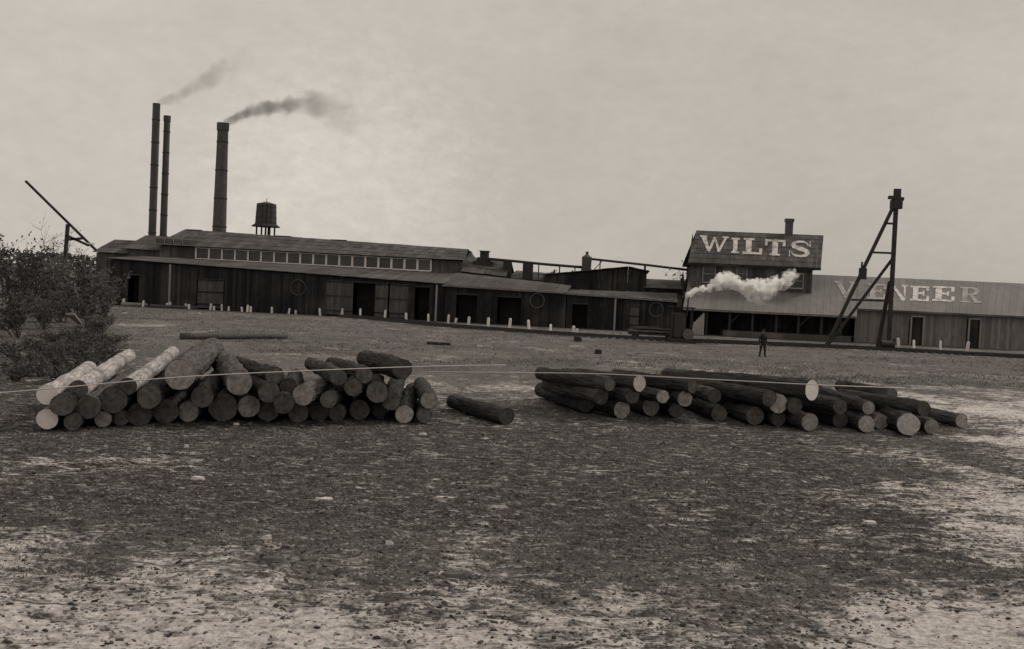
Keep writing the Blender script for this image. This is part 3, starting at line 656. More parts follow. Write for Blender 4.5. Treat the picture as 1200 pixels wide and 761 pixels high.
# ------------------------------------------------------------ long veneer shed at right
VE = -1.0; VRR = 9.5
ua, uc = Uo(806, VE), Uo(1005, VE); uk, ue = Uo(1004, 1.0), Uo(1215, 1.0)
V = Bld('lettered_shed', (ua + ue) / 2, VE, 'long shed with VENEER painted on its pale roof behind the derrick')
zrd = Zo(1080, 328, VRR); ze1 = (Zo(900, 366, VE) + Zo(985, 372, VE)) / 2; ze2 = Zo(1080, 366, 0.5)
url, urr = Uo(808, VRR), Uo(1222, VRR)
V.roof('roof', M['roof_light'], (ua - .4, VE - .4, ze1), (uc, VE - .4, ze1), (Uo(1004, VRR), VRR, zrd), (url, VRR, zrd), bw=.62, lift=.02)
t_ = (VE + 1.9 - VE) / (VRR - VE + .4)
V.roof('roof', M['roof_light'], (Uo(1004, .5) + .1, .5, ze2), (ue + .5, .5, ze2), (urr + .5, VRR, zrd), (Uo(1004, VRR) + .05, VRR, zrd), bw=.62, lift=.02)
V.roof('rear_roof', M['roof_light'], (ua - .4, VRR + 10, ze1), (ue + .5, VRR + 10, ze1), (urr + .5, VRR + .02, zrd - .02), (url, VRR + .02, zrd - .02), bw=2)
V.bar('fascia', M['eave'], (ua - .4, VE - .45, ze1), (uc, VE - .45, ze1), .05, .2)
V.bar('fascia', M['siding_mid'], (uk, .44, ze2 - .02), (ue + .5, .44, ze2 - .02), .05, .18)
# enclosed right part with doors
drs = [(Uo(1069, 1), Uo(1085, 1), 0, Zo(1077, 371, 1)), (Uo(1137, 1), Uo(1152, 1), 0, Zo(1144, 374, 1))]
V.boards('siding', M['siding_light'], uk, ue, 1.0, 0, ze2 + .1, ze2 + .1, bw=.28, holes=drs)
for a, c_, _, zt in drs:
    d = V.boards('door', M['siding'], a + .1, c_ - .1, 1.02, 0.05, zt - .1, zt - .1, bw=.2, kind=False)
    bb = MB().box(a - V.u - .02, a - V.u + .12, 1.78, 1.96, 0, zt + .05).box(c_ - V.u - .12, c_ - V.u + .02, 1.78, 1.96, 0, zt + .05).box(a - V.u + .121, c_ - V.u - .121, 1.79, 1.96, zt - .08, zt + .06); bb.build('door_frame', M['trim_dull'], d)
V.boards_v('side_wall', M['siding_mid'], 1.0, VRR + 10, ue - .07, 0, ze2, ze2, ztm=zrd - .2)
V.boards('rear_wall', M['siding'], ua, ue, VRR + 10, 0, ze1 - .1, ze1 - .1, bw=1)
V.boards_v('side_wall', M['siding'], VE + .5, VRR + 10, ua + .07, 0, ze1, ze1, ztm=zrd - .2, flip=-1)
# open part: dark inner wall, posts, sill
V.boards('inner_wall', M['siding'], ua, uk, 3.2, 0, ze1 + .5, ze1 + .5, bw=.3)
for px in (812, 830, 857, 884, 912, 938, 965, 988):
    u_ = Uo(px, VE); V.box('post', M['timber'], u_ - .11, u_ + .11, VE, VE + .2, 0, ze1 - .05)
for px in (857, 938):
    u_ = Uo(px, VE); V.bar('knee_brace', M['timber'], (u_ + .1, VE + .1, ze1 - 1.1), (u_ + 1.0, VE + .1, ze1 - .15), .1)
V.box('loading_sill', M['siding_mid'], Uo(850, VE), Uo(1000, VE), VE - .3, 3.1, .02, .55)
p0 = fr(Uo(1004, .5), .5, ze2); nrm = (fr(ue, .5, ze2) - p0).cross(fr(urr, VRR, zrd) - p0).normalized()
if nrm.z < 0: nrm = -nrm
pA = fr(ua, VE - .4, ze1); nA = (fr(uc, VE - .4, ze1) - pA).cross(fr(url, VRR, zrd) - pA).normalized()
if nA.z < 0: nA = -nA
for i, (chh, x0, x1, yt, yb, mm_) in enumerate((('V', 977, 1003, 331, 350, 'paint_worn'), ('E', 1016, 1039.5, 334, 352, 'paint_worn'), ('N', 1040, 1063.5, 335, 353.5, 'paint'), ('E', 1066, 1090, 336.5, 354, 'paint'), ('E', 1092, 1120, 337, 354.5, 'paint'), ('R', 1124, 1150, 338, 356, 'paint_worn'))):
    dy = (x1 - x0) * .043
    a_, n_ = (pA, nA) if i == 0 else (p0, nrm)
    letter(chh, V, [(x0 + .8, yt - dy / 2), (x1 + .6, yt + dy / 2), (x1 - .4, yb + dy / 2), (x0, yb - dy / 2)], a_, n_, M[mm_])

# pale boards leaning inside the shed
u_, v_ = Uo(820, VE - .5), VE - .5
bd = empty('board_stack', fr(u_, v_), ANG, 'pale boards leaning on a post under the left end of the lettered shed', 'boards')
for i in range(5): MB().bar((-.5 + i * .24, -.5 + .04 * i, .02), (-.3 + i * .2, .05 + .04 * i, 1.25 + .22 * i), .2, .04).build('board', M['trim_dull'], bd)

# ------------------------------------------------------------ white posts
posts = [(134, 352, 1.1), (200, 356, .8), (214, 356, .9), (230, 356.5, 1), (250, 357.5, 1), (265, 359, .8), (271, 359, 1), (283, 360, .7), (291, 360, .7), (301, 361.5, 1), (310, 361.5, .6), (319, 362.5, .8), (329, 361.5, .9), (338, 363, .8), (350, 363, 1.), (357, 363, .8), (370, 364.5, 1), (376, 366, .8), (390, 366, .7), (397, 368.5, 1.2), (417, 370, 1.1), (430, 369, .8), (438, 371, 1.2), (459, 373, 1.2), (481, 374.5, 1), (502, 377, 1.2), (525, 379, 1.2), (534, 378, .6), (549, 381, 1.1), (572, 383, 1.1), (597, 385, 1.2), (620, 387, 1.2), (645, 388, 1), (672, 389, .9), (676, 390.5, .6), (1053, 407, 1.1), (1071, 408, 1.), (1102, 411, 1.25), (1133, 413, 1.25)]
pmesh = MB().lathe([(.12, -.12), (.125, .5), (.11, .66), (.05, .7)], 10).mesh('white_post', M['white'])
for i, (px, py, s_) in enumerate(posts):
    g = G(px, py); d_ = (g - W0).dot(DV)
    if d_ > -.75: g = g - DV * (d_ + .75)
    o = link('white_post', pmesh, None, (g.x, g.y, 0), (random.uniform(-.1, .1), random.uniform(-.14, .14), random.uniform(0, 6)))
    o.scale = (random.uniform(.75, 1.15), random.uniform(.75, 1.15), s_ * random.uniform(.85, 1.12))
    if i < 35: tag(o, '%s short whitewashed post from the left in front of the long sheds' % ORD[i], 'post', 'short whitewashed posts')
    else: tag(o, '%s short whitewashed post from the left in front of the shed behind the derrick' % ORD[i - 35], 'post', 'short whitewashed posts')

# ------------------------------------------------------------ railway track
ctrl = [(404, 372.5), (470, 378.5), (530, 384.5), (620, 391), (700, 396.5), (800, 401.5), (980, 409), (1150, 418), (1230, 422)]
cp = [G(*c_) for c_ in ctrl]
def cat(pts, n_=14):
    o = []
    for i in range(len(pts) - 1):
        p = [pts[max(i - 1, 0)], pts[i], pts[i + 1], pts[min(i + 2, len(pts) - 1)]]
        for k in range(n_):
            t_ = k / n_; o.append(.5 * ((2 * p[1]) + (p[2] - p[0]) * t_ + (2 * p[0] - 5 * p[1] + 4 * p[2] - p[3]) * t_ ** 2 + (3 * p[1] - p[0] - 3 * p[2] + p[3]) * t_ ** 3))
    return o + [pts[-1]]
tr = cat(cp)
tk_ = empty('railway_track', (tr[40].x, tr[40].y, 0), 0, 'low rusty railway track curving along the front of the sheds', 'railway track')
def offs(pts, d):
    r = []
    for i, p in enumerate(pts):
        t_ = (pts[min(i + 1, len(pts) - 1)] - pts[max(i - 1, 0)]).normalized(); r.append(p + Vector((-t_.y, t_.x, 0)) * d)
    return r
base = Vector((tr[40].x, tr[40].y, 0))
for s_ in (-.72, .72):
    rb = MB(); q = offs(tr, s_)
    for i in range(len(q) - 1):
        rb.bar(q[i] - base + Vector((0, 0, .24)), q[i + 1] - base + Vector((0, 0, .24)), .08, .16)
    rb.build('rail', M['iron'], tk_)
acc = 0; nsl = 0; slm = MB().box(-.11, .11, -1.25, 1.25, .0, .15).mesh('sleeper', M['timber']); rest = MB()
for i in range(len(tr) - 1):
    seg = (tr[i + 1] - tr[i]); L = seg.length; a = math.atan2(seg.y, seg.x)
    while acc < L:
        p = tr[i] + seg * (acc / L) - base
        o = link('sleeper', slm, tk_, (p.x, p.y, 0.004), (0, 0, a + random.uniform(-.05, .05))); nsl += 1
        acc += .62
    acc -= L
bb = MB()   # ballast bank
q0, q1, q2, q3 = offs(tr, -2.0), offs(tr, -1.4), offs(tr, 1.4), offs(tr, 2.0)
k = 0
for i in range(len(tr)):
    for q, z_ in ((q0, -.06), (q1, .07), (q2, .07), (q3, -.06)): bb.v.append((q[i].x, q[i].y, z_ + random.uniform(-.015, .015)))
for i in range(len(tr) - 1):
    for j in range(3): a = i * 4 + j; bb.f.append((a, a + 4, a + 5, a + 1))
o = bb.build('cinder_ballast', mat('cinder_ballast', .05, .14, 6, bump=.8, c3=.2, s3=.6)); tag(o, kind='structure')

# ------------------------------------------------------------ flat wagon with dark load
g = G(765, 399); wg = empty('flat_wagon', (g.x, g.y, 0), ANG, 'low flat wagon loaded with dark slab wood left of the steam engine', 'wagon')
MB().box(-2.0, 1.9, -.75, .75, .42, .56).build('deck', M['timber'], wg)
for sx in (-1.4, 1.3):
    for sy in (-.68, .68):
        MB().tube((sx, sy - .05, .3), (sx, sy + .05, .3), .3, n=16).build('wheel', M['iron'], wg)
    MB().tube((sx, -.6, .3), (sx, .6, .3), .05, n=8).build('axle', M['iron'], wg)
for i in range(13):
    y_ = -.6 + .2 * (i % 7); z_ = .67 + .19 * (i // 7) + random.uniform(0, .03)
    L0, L1 = -1.9 + random.uniform(-.3, .35) + .4 * (i // 7), 1.8 + random.uniform(-.6, .2) - .5 * (i // 7)
    MB().path([(L0, y_, z_), ((L0 + L1) / 2, y_ + random.uniform(-.05, .05), z_ + .02), (L1, y_, z_)], .1, 7).build('slab', M['bark'] if i % 3 else M['bark_mid'], wg)
MB().bar((-1.7, -.3, 1.02), (.4, .1, 1.06), .22, .06).build('plank', M['siding_door'], wg)

# ------------------------------------------------------------ steam engine (vertical boiler)
g = G(797, 402); en = empty('steam_engine', (g.x, g.y, 0), ANG, 'black steam hoisting engine with a tall pipe blowing white steam', 'steam engine')
ztop = P(803, 347, g.y).z
MB().box(-.95, .95, -.6, .6, .12, .34).build('bed_frame', M['timber'], en)
MB().lathe([(.5, .35), (.55, .5), (.55, 2.2), (.48, 2.35), (.2, 2.5)], 20, -.2).build('boiler', M['iron'], en, smooth=False)
MB().lathe([(.17, 2.5), (.17, ztop - .3), (.26, ztop - .05), (.26, ztop), (.17, ztop)], 14, -.2).build('smokestack', M['iron'], en)
MB().path([(.2, 0, 1.9), (.42, 0, 2.1), (.45, 0, ztop - .25), (.55, 0, ztop - .08)], .06, 8).build('steam_pipe', M['iron'], en)
MB().tube((.55, -.45, .7), (.55, .45, .7), .26, n=16).build('winding_drum', M['iron'], en)
for s_ in (-.52, .52): MB().tube((.55, s_ - .04, .7), (.55, s_ + .04, .7), .42, n=18).build('flywheel', M['iron_rust'], en)
MB().bar((-.75, -.4, .35), (-.75, -.4, 2.9), .12).build('corner_post', M['timber'], en)
MB().bar((-.75, .4, .35), (-.75, .4, 2.9), .12).build('corner_post', M['timber'], en)
MB().bar((.85, .4, .35), (.85, .4, 2.7), .12).build('corner_post', M['timber'], en)
MB().box(-1.0, 1.0, -.65, .65, 2.72, 2.79).build('canopy', M['siding'], en)
for s_ in (-.5, .5): MB().bar((-1.2, s_, .06), (1.2, s_, .06), .16, .12).build('skid', M['timber'], en)

# ------------------------------------------------------------ person by the track
def person(loc, rz, label):
    root = empty('person', loc, rz, label, 'person')
    J = {'pel': (0, 0, .95), 'ch': (0, .01, 1.22), 'nk': (0, .0, 1.44), 'hd': (0, -.01, 1.54), 'ls': (-.19, .01, 1.38), 'le': (-.25, .03, 1.12), 'lw': (-.24, -.06, .88), 'rs': (.19, .01, 1.38), 're': (.26, .03, 1.12), 'rw': (.22, -.09, .89),
         'lh': (-.1, 0, .9), 'lk': (-.14, -.02, .5), 'la': (-.18, .04, .08), 'rh': (.1, 0, .9), 'rk': (.15, -.04, .5), 'ra': (.2, .0, .08), 'lt': (-.2, -.13, .04), 'rt': (.23, -.17, .04)}
    Rr = {'pel': .15, 'ch': .17, 'nk': .07, 'hd': .06, 'ls': .085, 'le': .06, 'lw': .045, 'rs': .085, 're': .06, 'rw': .045, 'lh': .11, 'lk': .08, 'la': .055, 'rh': .11, 'rk': .08, 'ra': .055, 'lt': .045, 'rt': .045}
    E_ = [('pel', 'ch'), ('ch', 'nk'), ('nk', 'hd'), ('ch', 'ls'), ('ls', 'le'), ('le', 'lw'), ('ch', 'rs'), ('rs', 're'), ('re', 'rw'), ('pel', 'lh'), ('lh', 'lk'), ('lk', 'la'), ('la', 'lt'), ('pel', 'rh'), ('rh', 'rk'), ('rk', 'ra'), ('ra', 'rt')]
    ks = list(J); me = bpy.data.meshes.new('body'); me.from_pydata([J[k] for k in ks], [(ks.index(a), ks.index(b)) for a, b in E_], [])
    o = bpy.data.objects.new('body', me); col.objects.link(o); o.parent = root
    md = o.modifiers.new('skin', 'SKIN'); md.use_smooth_shade = True; ss = o.modifiers.new('sub', 'SUBSURF'); ss.levels = 1; ss.render_levels = 1
    for i, k in enumerate(ks): v_ = me.skin_vertices[0].data[i]; v_.radius = (Rr[k], Rr[k] * (.75 if k in ('pel', 'ch') else 1)); v_.use_root = (k == 'pel')
    me.materials.append(M['cloth'])
    hb = MB().lathe([(.02, 1.5), (.07, 1.53), (.085, 1.6), (.085, 1.66), (.06, 1.73), (.01, 1.75)], 14, 0, -.02); hb.tube((0, -.1, 1.61), (0, -.125, 1.59), .012, .018, 6)
    hb.build('head', M['skin'], root, smooth=True)
    MB().lathe([(.15, 1.665), (.155, 1.675), (.09, 1.69), (.085, 1.77), (.06, 1.79), (.01, 1.79)], 16, 0, -.02).build('hat', M['cloth'], root)
    for s_, x in ((-1, -.24), (1, .22)):
        hm = MB(); y0 = -.07 if s_ < 0 else -.1
        hm.path([(x, y0, .885), (x, y0 - .015, .84), (x, y0 - .02, .8)], [.03, .04, .034], 8)
        for k in range(4): hm.path([(x + (k - 1.5) * .018, y0 - .02, .80), (x + (k - 1.5) * .018, y0 - .035, .765 + abs(k - 1.5) * .005), (x + (k - 1.5) * .016, y0 - .025, .735 + abs(k - 1.5) * .008)], [.01, .009, .007], 6)
        hm.path([(x - s_ * .03, y0 - .02, .84), (x - s_ * .05, y0 - .04, .80), (x - s_ * .045, y0 - .05, .775)], [.012, .011, .008], 6)
        hm.build('hand', M['skin'], root, smooth=True)
    return root
g = G(893, 418.5); person((g.x, g.y, gz(g.x, g.y)), .35, 'man in dark clothes and hat standing in the yard in front of the lettered tower')

# ------------------------------------------------------------ derrick
g0 = G(1038, 411); Yd = g0.y
dr = empty('derrick', (g0.x, g0.y, 0), 0, 'tall timber A-frame derrick standing against the veneer lettered roof', 'derrick')
def dp(px, py, Y=Yd): return P(px, py, Y) - Vector((g0.x, g0.y, 0))
top = dp(1050.5, 234)
mastfoot = dp(1041, 410); mastfoot.z = 0
def gfoot(px, py, Y): p = P(px, py, Y); d_ = p - Vector((g0.x, g0.y, 0)); d_.z = 0; return d_
legf = dp(972, 396, Yd - 1.2); legf.z = 0
MB().bar(mastfoot, top, .29).build('mast', M['timber'], dr)
# second upright beside it
f2 = dp(1028, 409, Yd + 1.5); f2.z = 0
MB().bar(f2, dp(1043, 330, Yd + .3), .26).build('mast_strut', M['timber'], dr)
k_ = dp(982, 377, Yd - .8); dirl = (k_ - top); kf = top + dirl * ((0 - top.z) / dirl.z)
legtop = dp(1048, 240, Yd - .05)
MB().bar(kf, legtop, .22).build('leg', M['timber'], dr)
s0 = dp(1047, 302, Yd + .3); s1 = dp(994, 373, Yd + 1.8); ds = s1 - s0; sf = s0 + ds * ((0 - s0.z) / ds.z)
MB().bar(sf, s0, .22).build('leg', M['timber'], dr)
for (xa, ya, xb, yb) in ((1039, 262, 1050, 262.5), (1023, 296, 1048, 297), (998, 351.5, 1043, 353)):
    MB().bar(dp(xa, ya, Yd - .3), dp(xb, yb, Yd - .0), .16).build('cross_bar', M['timber'], dr)
bx = dp(1010.5, 318, Yd - .65)
MB().box(bx.x - .22, bx.x + .30, bx.y - .2, bx.y + .2, bx.z - .65, bx.z + .25).build('pulley_block', M['timber'], dr)
MB().bar(bx + Vector((-.08, 0, .2)), bx + Vector((-.05, 0, .75)), .12).build('block_hanger', M['iron'], dr)
MB().bar(bx + Vector((.2, 0, .2)), bx + Vector((.24, 0, .6)), .1).build('block_hanger', M['iron'], dr)
MB().bar(top + Vector((-.62, 0, .15)), top + Vector((.55, 0, .05)), .42, .26).build('head_block', M['timber'], dr)
MB().box(top.x - .2, top.x + .28, top.y - .2, top.y + .2, top.z + .2, top.z + .85).build('mast_cap', M['timber'], dr)
MB().box(top.x - .4, top.x + .42, top.y - .3, top.y + .3, top.z - .75, top.z - .05).build('sheave_housing', M['timber'], dr)
MB().bar(kf + Vector((-.8, 0, .1)), mastfoot + Vector((.9, 0, .1)), .34, .22).build('ground_sill', M['timber'], dr)
MB().tube(mastfoot + Vector((-.9, -.7, .55)), mastfoot + Vector((.1, -.7, .55)), .3, n=14).build('winch_drum', M['iron'], dr)
for s_ in (-.95, .15): MB().bar(mastfoot + Vector((s_, -.7, 0)), mastfoot + Vector((s_, -.7, 1.0)), .16).build('winch_post', M['timber'], dr)

# left derrick boom, cut by the photo's edge
pg = G(82, 362); Yl = pg.y
bm = empty('boom_frame', (pg.x, pg.y, 0), 0, 'timber post propping a long sloping boom at the far left in the brush', 'boom')
def lp(px, py, Y=None): return P(px, py, Y or Yl) - Vector((pg.x, pg.y, 0))
a_, b__ = lp(50, 232), lp(107, 288); d_ = b__ - a_
MB().bar(a_ - d_ * .35, b__ + d_ * .1, .19).build('boom', M['timber'], bm)
pt = lp(79.5, 263); MB().bar(Vector((pt.x - .35, pt.y, 0)), pt, .27).build('post', M['timber'], bm)
MB().bar(lp(80, 277), lp(104, 288), .2).build('brace', M['timber'], bm)
MB().bar(lp(80, 281), lp(97, 279.5), .2).build('brace', M['timber'], bm)
o = MB().bar(G(82, 368, 2.2) , G(94, 380, .1) , .25, .06).build('leaning_plank', M['trim_dull']); tag(o, 'pale plank leaning in the brush beneath the sloping boom', 'plank')
u_ = P(102, 285, Yl - 1); o = MB().bar(u_ + Vector((-.35, 0, 0)), u_ + Vector((.35, 0, -.05)), .1, .12).build('boom_bracket', M['trim']); o.parent = bm; o.location = -Vector((pg.x, pg.y - 0.8, 0))

# ------------------------------------------------------------ poles lying in the yard
def pole(px0, py0, px1, py1, r, label, m_, name='lying_pole', cat_='pole'):
    a, b_ = G(px0, py0), G(px1, py1); a.z = r * .9 + gz(a.x, a.y); b_.z = r * .9 + gz(b_.x, b_.y); c_ = (a + b_) / 2
    mb = MB(); pts = [a.lerp(b_, t_) - c_ + Vector((0, random.uniform(-.04, .04), random.uniform(-.01, .02))) for t_ in np.linspace(0, 1, 9)]
    mb.path(pts, [r * (1.1 - .3 * t_) for t_ in np.linspace(0, 1, 9)], 9)
    o = mb.build(name, m_, None, c_, smooth=True); tag(o, label, cat_); return o
pole(212, 397.5, 336, 397, .17, 'long grey pole lying flat in the grass beyond the left log pile', M['siding_door'])
pole(142, 358.5, 178, 359.5, .2, 'pale timber lying at the left foot of the long shed', M['trim_dull'], 'lying_timber', 'timber')
pole(176, 360.5, 232, 362.5, .18, 'dark timber lying along the foot of the long shed', M['siding_door'], 'lying_timber', 'timber')
pole(500, 403.5, 528, 404.5, .09, 'short dark stick lying in mid yard right of the left pile', M['bark'], 'lying_stick', 'stick')
for px, py, r, lb in ((677, 400, .3, 'black stump in the yard just in front of the railway track'), (701, 414.5, .22, 'smaller black stump nearer the camera than the other')):
    g = G(px, py); mb = MB(); mb.lathe([(r * 1.15, -.1), (r, .1), (r * .9, r * 1.1), (r * .5, r * 1.25)], 12); o = mb.build('stump', M['stone'], None, (g.x, g.y, gz(g.x, g.y))); tag(o, lb, 'stump')
for i, (px, py, sx, lb) in enumerate(((380, 587, .17, 'broad white wood chip on the dark litter near the middle foreground'), (233, 562, .16, 'long pale wood chip in the left foreground below the log pile'), (218, 523, .06, 'small white chip left of a pair below the left log pile'), (174, 528, .05, 'tiny white chip beside the lowest left logs'), (313, 633, .07, 'white chip on the edge of the pale sand'), (495, 508, .12, 'pale chip lying by the right end of the left log pile'), (277, 497, .09, 'white chip against the middle of the left log pile'), (456, 639, .07, 'pale chip at the sand edge in the centre foreground'), (1019, 612, .13, 'whitish stone in the right foreground sand'), (146, 367, .3, 'white scrap on the far ground at the left'), (233, 367, .2, 'white scrap near the foot of the far long shed'), (320, 657, .2, 'dark flat bark scrap on the pale sand in the foreground'), (532, 672, .2, 'striped dark bark scrap on the pale sand in the foreground'))):
    g = G(px, py); mb = MB(); nn2 = 9; z_ = gz(g.x, g.y)
    pr = [(sx * random.uniform(.75, 1.1) * math.cos(a), sx * random.uniform(.35, .5) * math.sin(a)) for a in np.linspace(0, 2 * math.pi, nn2, endpoint=False)]
    k = 0
    mb.v = [(x, y, -.02) for x, y in pr] + [(x * .8, y * .8, .028 + random.uniform(0, .015)) for x, y in pr]
    mb.f = [tuple(range(nn2, 2 * nn2))] + [(j, (j + 1) % nn2, nn2 + (j + 1) % nn2, nn2 + j) for j in range(nn2)]
    dk = 'dark' in lb and 'bark' in lb
    o = mb.build('bark_scrap' if dk else ('stone' if 'stone' in lb else 'wood_chip'), M['chips'] if dk else M['chip_pale'], None, (g.x, g.y, z_ + .015), rot=(random.uniform(-.1, .1), 0, random.uniform(-.4, .4)))
    tag(o, lb, 'scrap' if dk else ('stone' if 'stone' in lb else 'wood chip'))

# ------------------------------------------------------------ logs
# (face px, face py, radius px, far-end px, far-end py, row, face tone, bark, length)
def Yline(px, side): return 21.3 + (px - 86) / 385 * 3.3 if side == 'L' else 26.2
LG = [
 # left pile, bottom row
 (58, 490, 12, 110, 455, 0, 'w', 'peeled', 4.5), (87, 494, 10, 130, 462, 0, 'd', 'bark', 5), (116, 493, 10, 158, 462, 0, 'm', 'bark', 5), (138, 491, 10, 176, 462, 0, 'd', 'bark', 5),
 (166, 486, 14, 205, 455, 0, 'd', 'bark', 5), (196, 481, 14.5, 232, 452, 0, 'd', 'bark', 5), (225, 481, 12, 262, 455, 0, 'm', 'bark_mid', 5), (257, 477, 17, 285, 452, 0, 'd', 'bark', 5),
 (290, 480, 13, 250, 455, 0, 'm', 'bark_mid', 4.5), (318, 481, 13, 330, 455, 0, 'd', 'bark', 5), (345, 483, 12, 352, 455, 0, 'd', 'bark', 5), (371, 483, 12, 383, 455, 0, 'd', 'bark', 5),
 (396, 482, 11, 410, 457, 0, 'd', 'bark', 5), (421, 480, 12, 437, 457, 0, 'd', 'bark', 5), (446, 481, 9, 460, 459, 0, 'd', 'bark', 4.5), (471, 486, 11, 480, 462, 0, 'm', 'bark', 5), (497, 486, 9, 502, 463, 0, 'd', 'bark', 4.5),
 # second row
 (58, 456, 12, 98, 432, 1, 'w', 'peeled', 4), (77, 466, 13, 120, 440, 1, 'd', 'bark', 5), (102, 471, 14, 148, 442, 1, 'd', 'bark_mid', 5), (135, 462, 16, 180, 436, 1, 'd', 'bark', 5), (170, 461, 14, 208, 436, 1, 'd', 'bark', 5),
 (242, 460, 13, 262, 436, 1, 'd', 'bark', 5), (280, 455, 15, 262, 432, 1, 'm', 'bark_mid', 4.5), (308, 462, 13, 270, 436, 1, 'd', 'bark', 5), (334, 465, 12, 345, 440, 1, 'd', 'bark', 5), (362, 458, 12.5, 405, 440, 1, 'm', 'bark_mid', 4.5), (386, 462, 10, 420, 443, 1, 'd', 'bark', 5),
 (408, 459, 11, 425, 437, 1, 'd', 'bark', 5), (435, 460, 13, 425, 438, 1, 'd', 'bark', 4.5), (460, 464, 11, 468, 440, 1, 'd', 'bark', 4.5), (497, 465, 10, 490, 450, 1, 'm', 'bark', 4),
 # top row
 (93, 450, 11, 144, 417, 2, 'd', 'peeled', 6), (146, 446, 10.5, 192, 413, 2, 'd', 'peeled', 6), (219, 442, 18, 250, 416, 2, 'm', 'bark_mid', 5.8),
 (322, 448, 11, 268, 430, 2, 'd', 'bark', 4.5), (345, 451, 10, 305, 433, 2, 'd', 'bark', 4.5), (400, 447, 10, 372, 433, 2, 'd', 'bark', 4.5), (428, 446, 10, 395, 434, 2, 'd', 'bark', 4.5), (471, 439, 12, 435, 428, 2, 'd', 'bark', 3.5),
 # stray log between the piles
 (594, 488, 10, 518, 467, 0, 'd', 'bark', 3.2),
 # right pile
 (726, 480, 10, 640, 456, 0, 'm', 'bark', 0),
 (763, 477, 10, 700, 455, 0, 'm', 'bark', 0),
 (792, 481, 8, 745, 458, 0, 'd', 'bark', 0),
 (843, 485, 9, 775, 458, 0, 'd', 'bark', 0),
 (885, 487, 10.5, 768, 446, 0, 'd', 'bark', 0),
 (915, 490, 9, 830, 462, 0, 'd', 'bark', 0),
 (947, 495, 10, 850, 465, 0, 'm', 'bark', 0),
 (985, 492, 9, 900, 465, 0, 'd', 'bark', 0),
 (1016, 497, 9.5, 930, 466, 0, 'm', 'bark', 0),
 (1034, 494, 8.5, 975, 472, 0, 'm', 'bark', 0),
 (1063, 497, 12.5, 1012, 474, 0, 'l', 'bark', 0),
 (1092, 500, 8, 1035, 478, 0, 'm', 'bark', 0),
 (1127, 493, 7.5, 1015, 470, 0, 'm', 'bark', 0),
 (1045, 463, 7.5, 988, 453, 0, 'd', 'bark', 0),
 (690, 473, 10, 637, 457, 0, 'd', 'bark', 0),
 (742, 467, 9, 650, 446, 1, 'd', 'bark', 0),
 (777, 465, 7.5, 715, 446, 1, 'm', 'bark', 0),
 (803, 467, 9, 722, 442, 1, 'm', 'bark', 0),
 (838, 464, 8, 757, 443, 1, 'd', 'bark', 0),
 (910, 477, 11, 795, 446, 1, 'm', 'bark', 0),
 (930, 480, 9, 840, 455, 1, 'd', 'bark', 0),
 (1018, 478, 7.5, 940, 456, 1, 'm', 'bark', 0),
 (1083, 484, 8.5, 985, 465, 1, 'd', 'bark', 0),
 (985, 477, 8.5, 905, 456, 1, 'd', 'bark', 0),
 (705, 463, 9, 642, 449, 1, 'd', 'bark', 0),
 (750, 454, 9.5, 662, 440, 2, 'l', 'bark', 0),
 (952, 462, 11.5, 782, 438, 2, 'w', 'bark', 0),
 (715, 452, 8, 652, 442, 2, 'd', 'bark', 0),
 (812, 453, 8, 722, 440, 2, 'd', 'bark', 0),
 (905, 464, 9.5, 812, 446, 2, 'd', 'bark', 0),
]
logs = []
for k, (px, py, r, bx_, by_, row, tone, bk, L) in enumerate(LG):
    if px > 600: r = r * 1.06
    side = 'L' if px < 510 else ('S' if px < 600 else 'R')
    if row == 0:
        g = G(px, py + r); Y = g.y
        R = r * Y / 1150; p = P(px, py, Y)
    else:
        Y = (Yline(px, 'L') + .1 * row) if side == 'L' else 27.5 - .12 * row
        p = P(px, py, Y); R = r * Y / 1150
    if side == 'L' and row > 0: d = (P(bx_, by_, Y + L * .92) - p); d.normalize(); d.z = max(-.12, min(.14, d.z))
    else: q = G(bx_, by_, p.z); d = (q - p); d.z = 0
    if L == 0: L = max(3.2, min(8.0, d.length))
    d.normalize()
    if row == 0: p.z = R
    rl_ = random.Random(k * 7 + 1)
    if side == 'L': p += d * rl_.uniform(-.2, .3); L += .8
    if row > 0 and side != 'L': d.z = rl_.uniform(-.04, .02)
    logs.append(dict(p=p, d=d, r=R, L=L, row=row, tone=tone, bark=bk, side=side, px=px))
def closest(p1, q1, p2, q2):
    d1 = q1 - p1; d2 = q2 - p2; r = p1 - p2; a = d1.dot(d1); e = d2.dot(d2); f = d2.dot(r); c = d1.dot(r); b = d1.dot(d2); den = a * e - b * b
    s = max(0, min(1, (b * f - c * e) / den)) if den > 1e-9 else .5
    t = (b * s + f) / e
    if t < 0: t = 0; s = max(0, min(1, -c / a))
    elif t > 1: t = 1; s = max(0, min(1, (b - c) / a))
    return p1 + d1 * s, p2 + d2 * t
for l_ in logs: l_['o'] = l_['p'].copy()
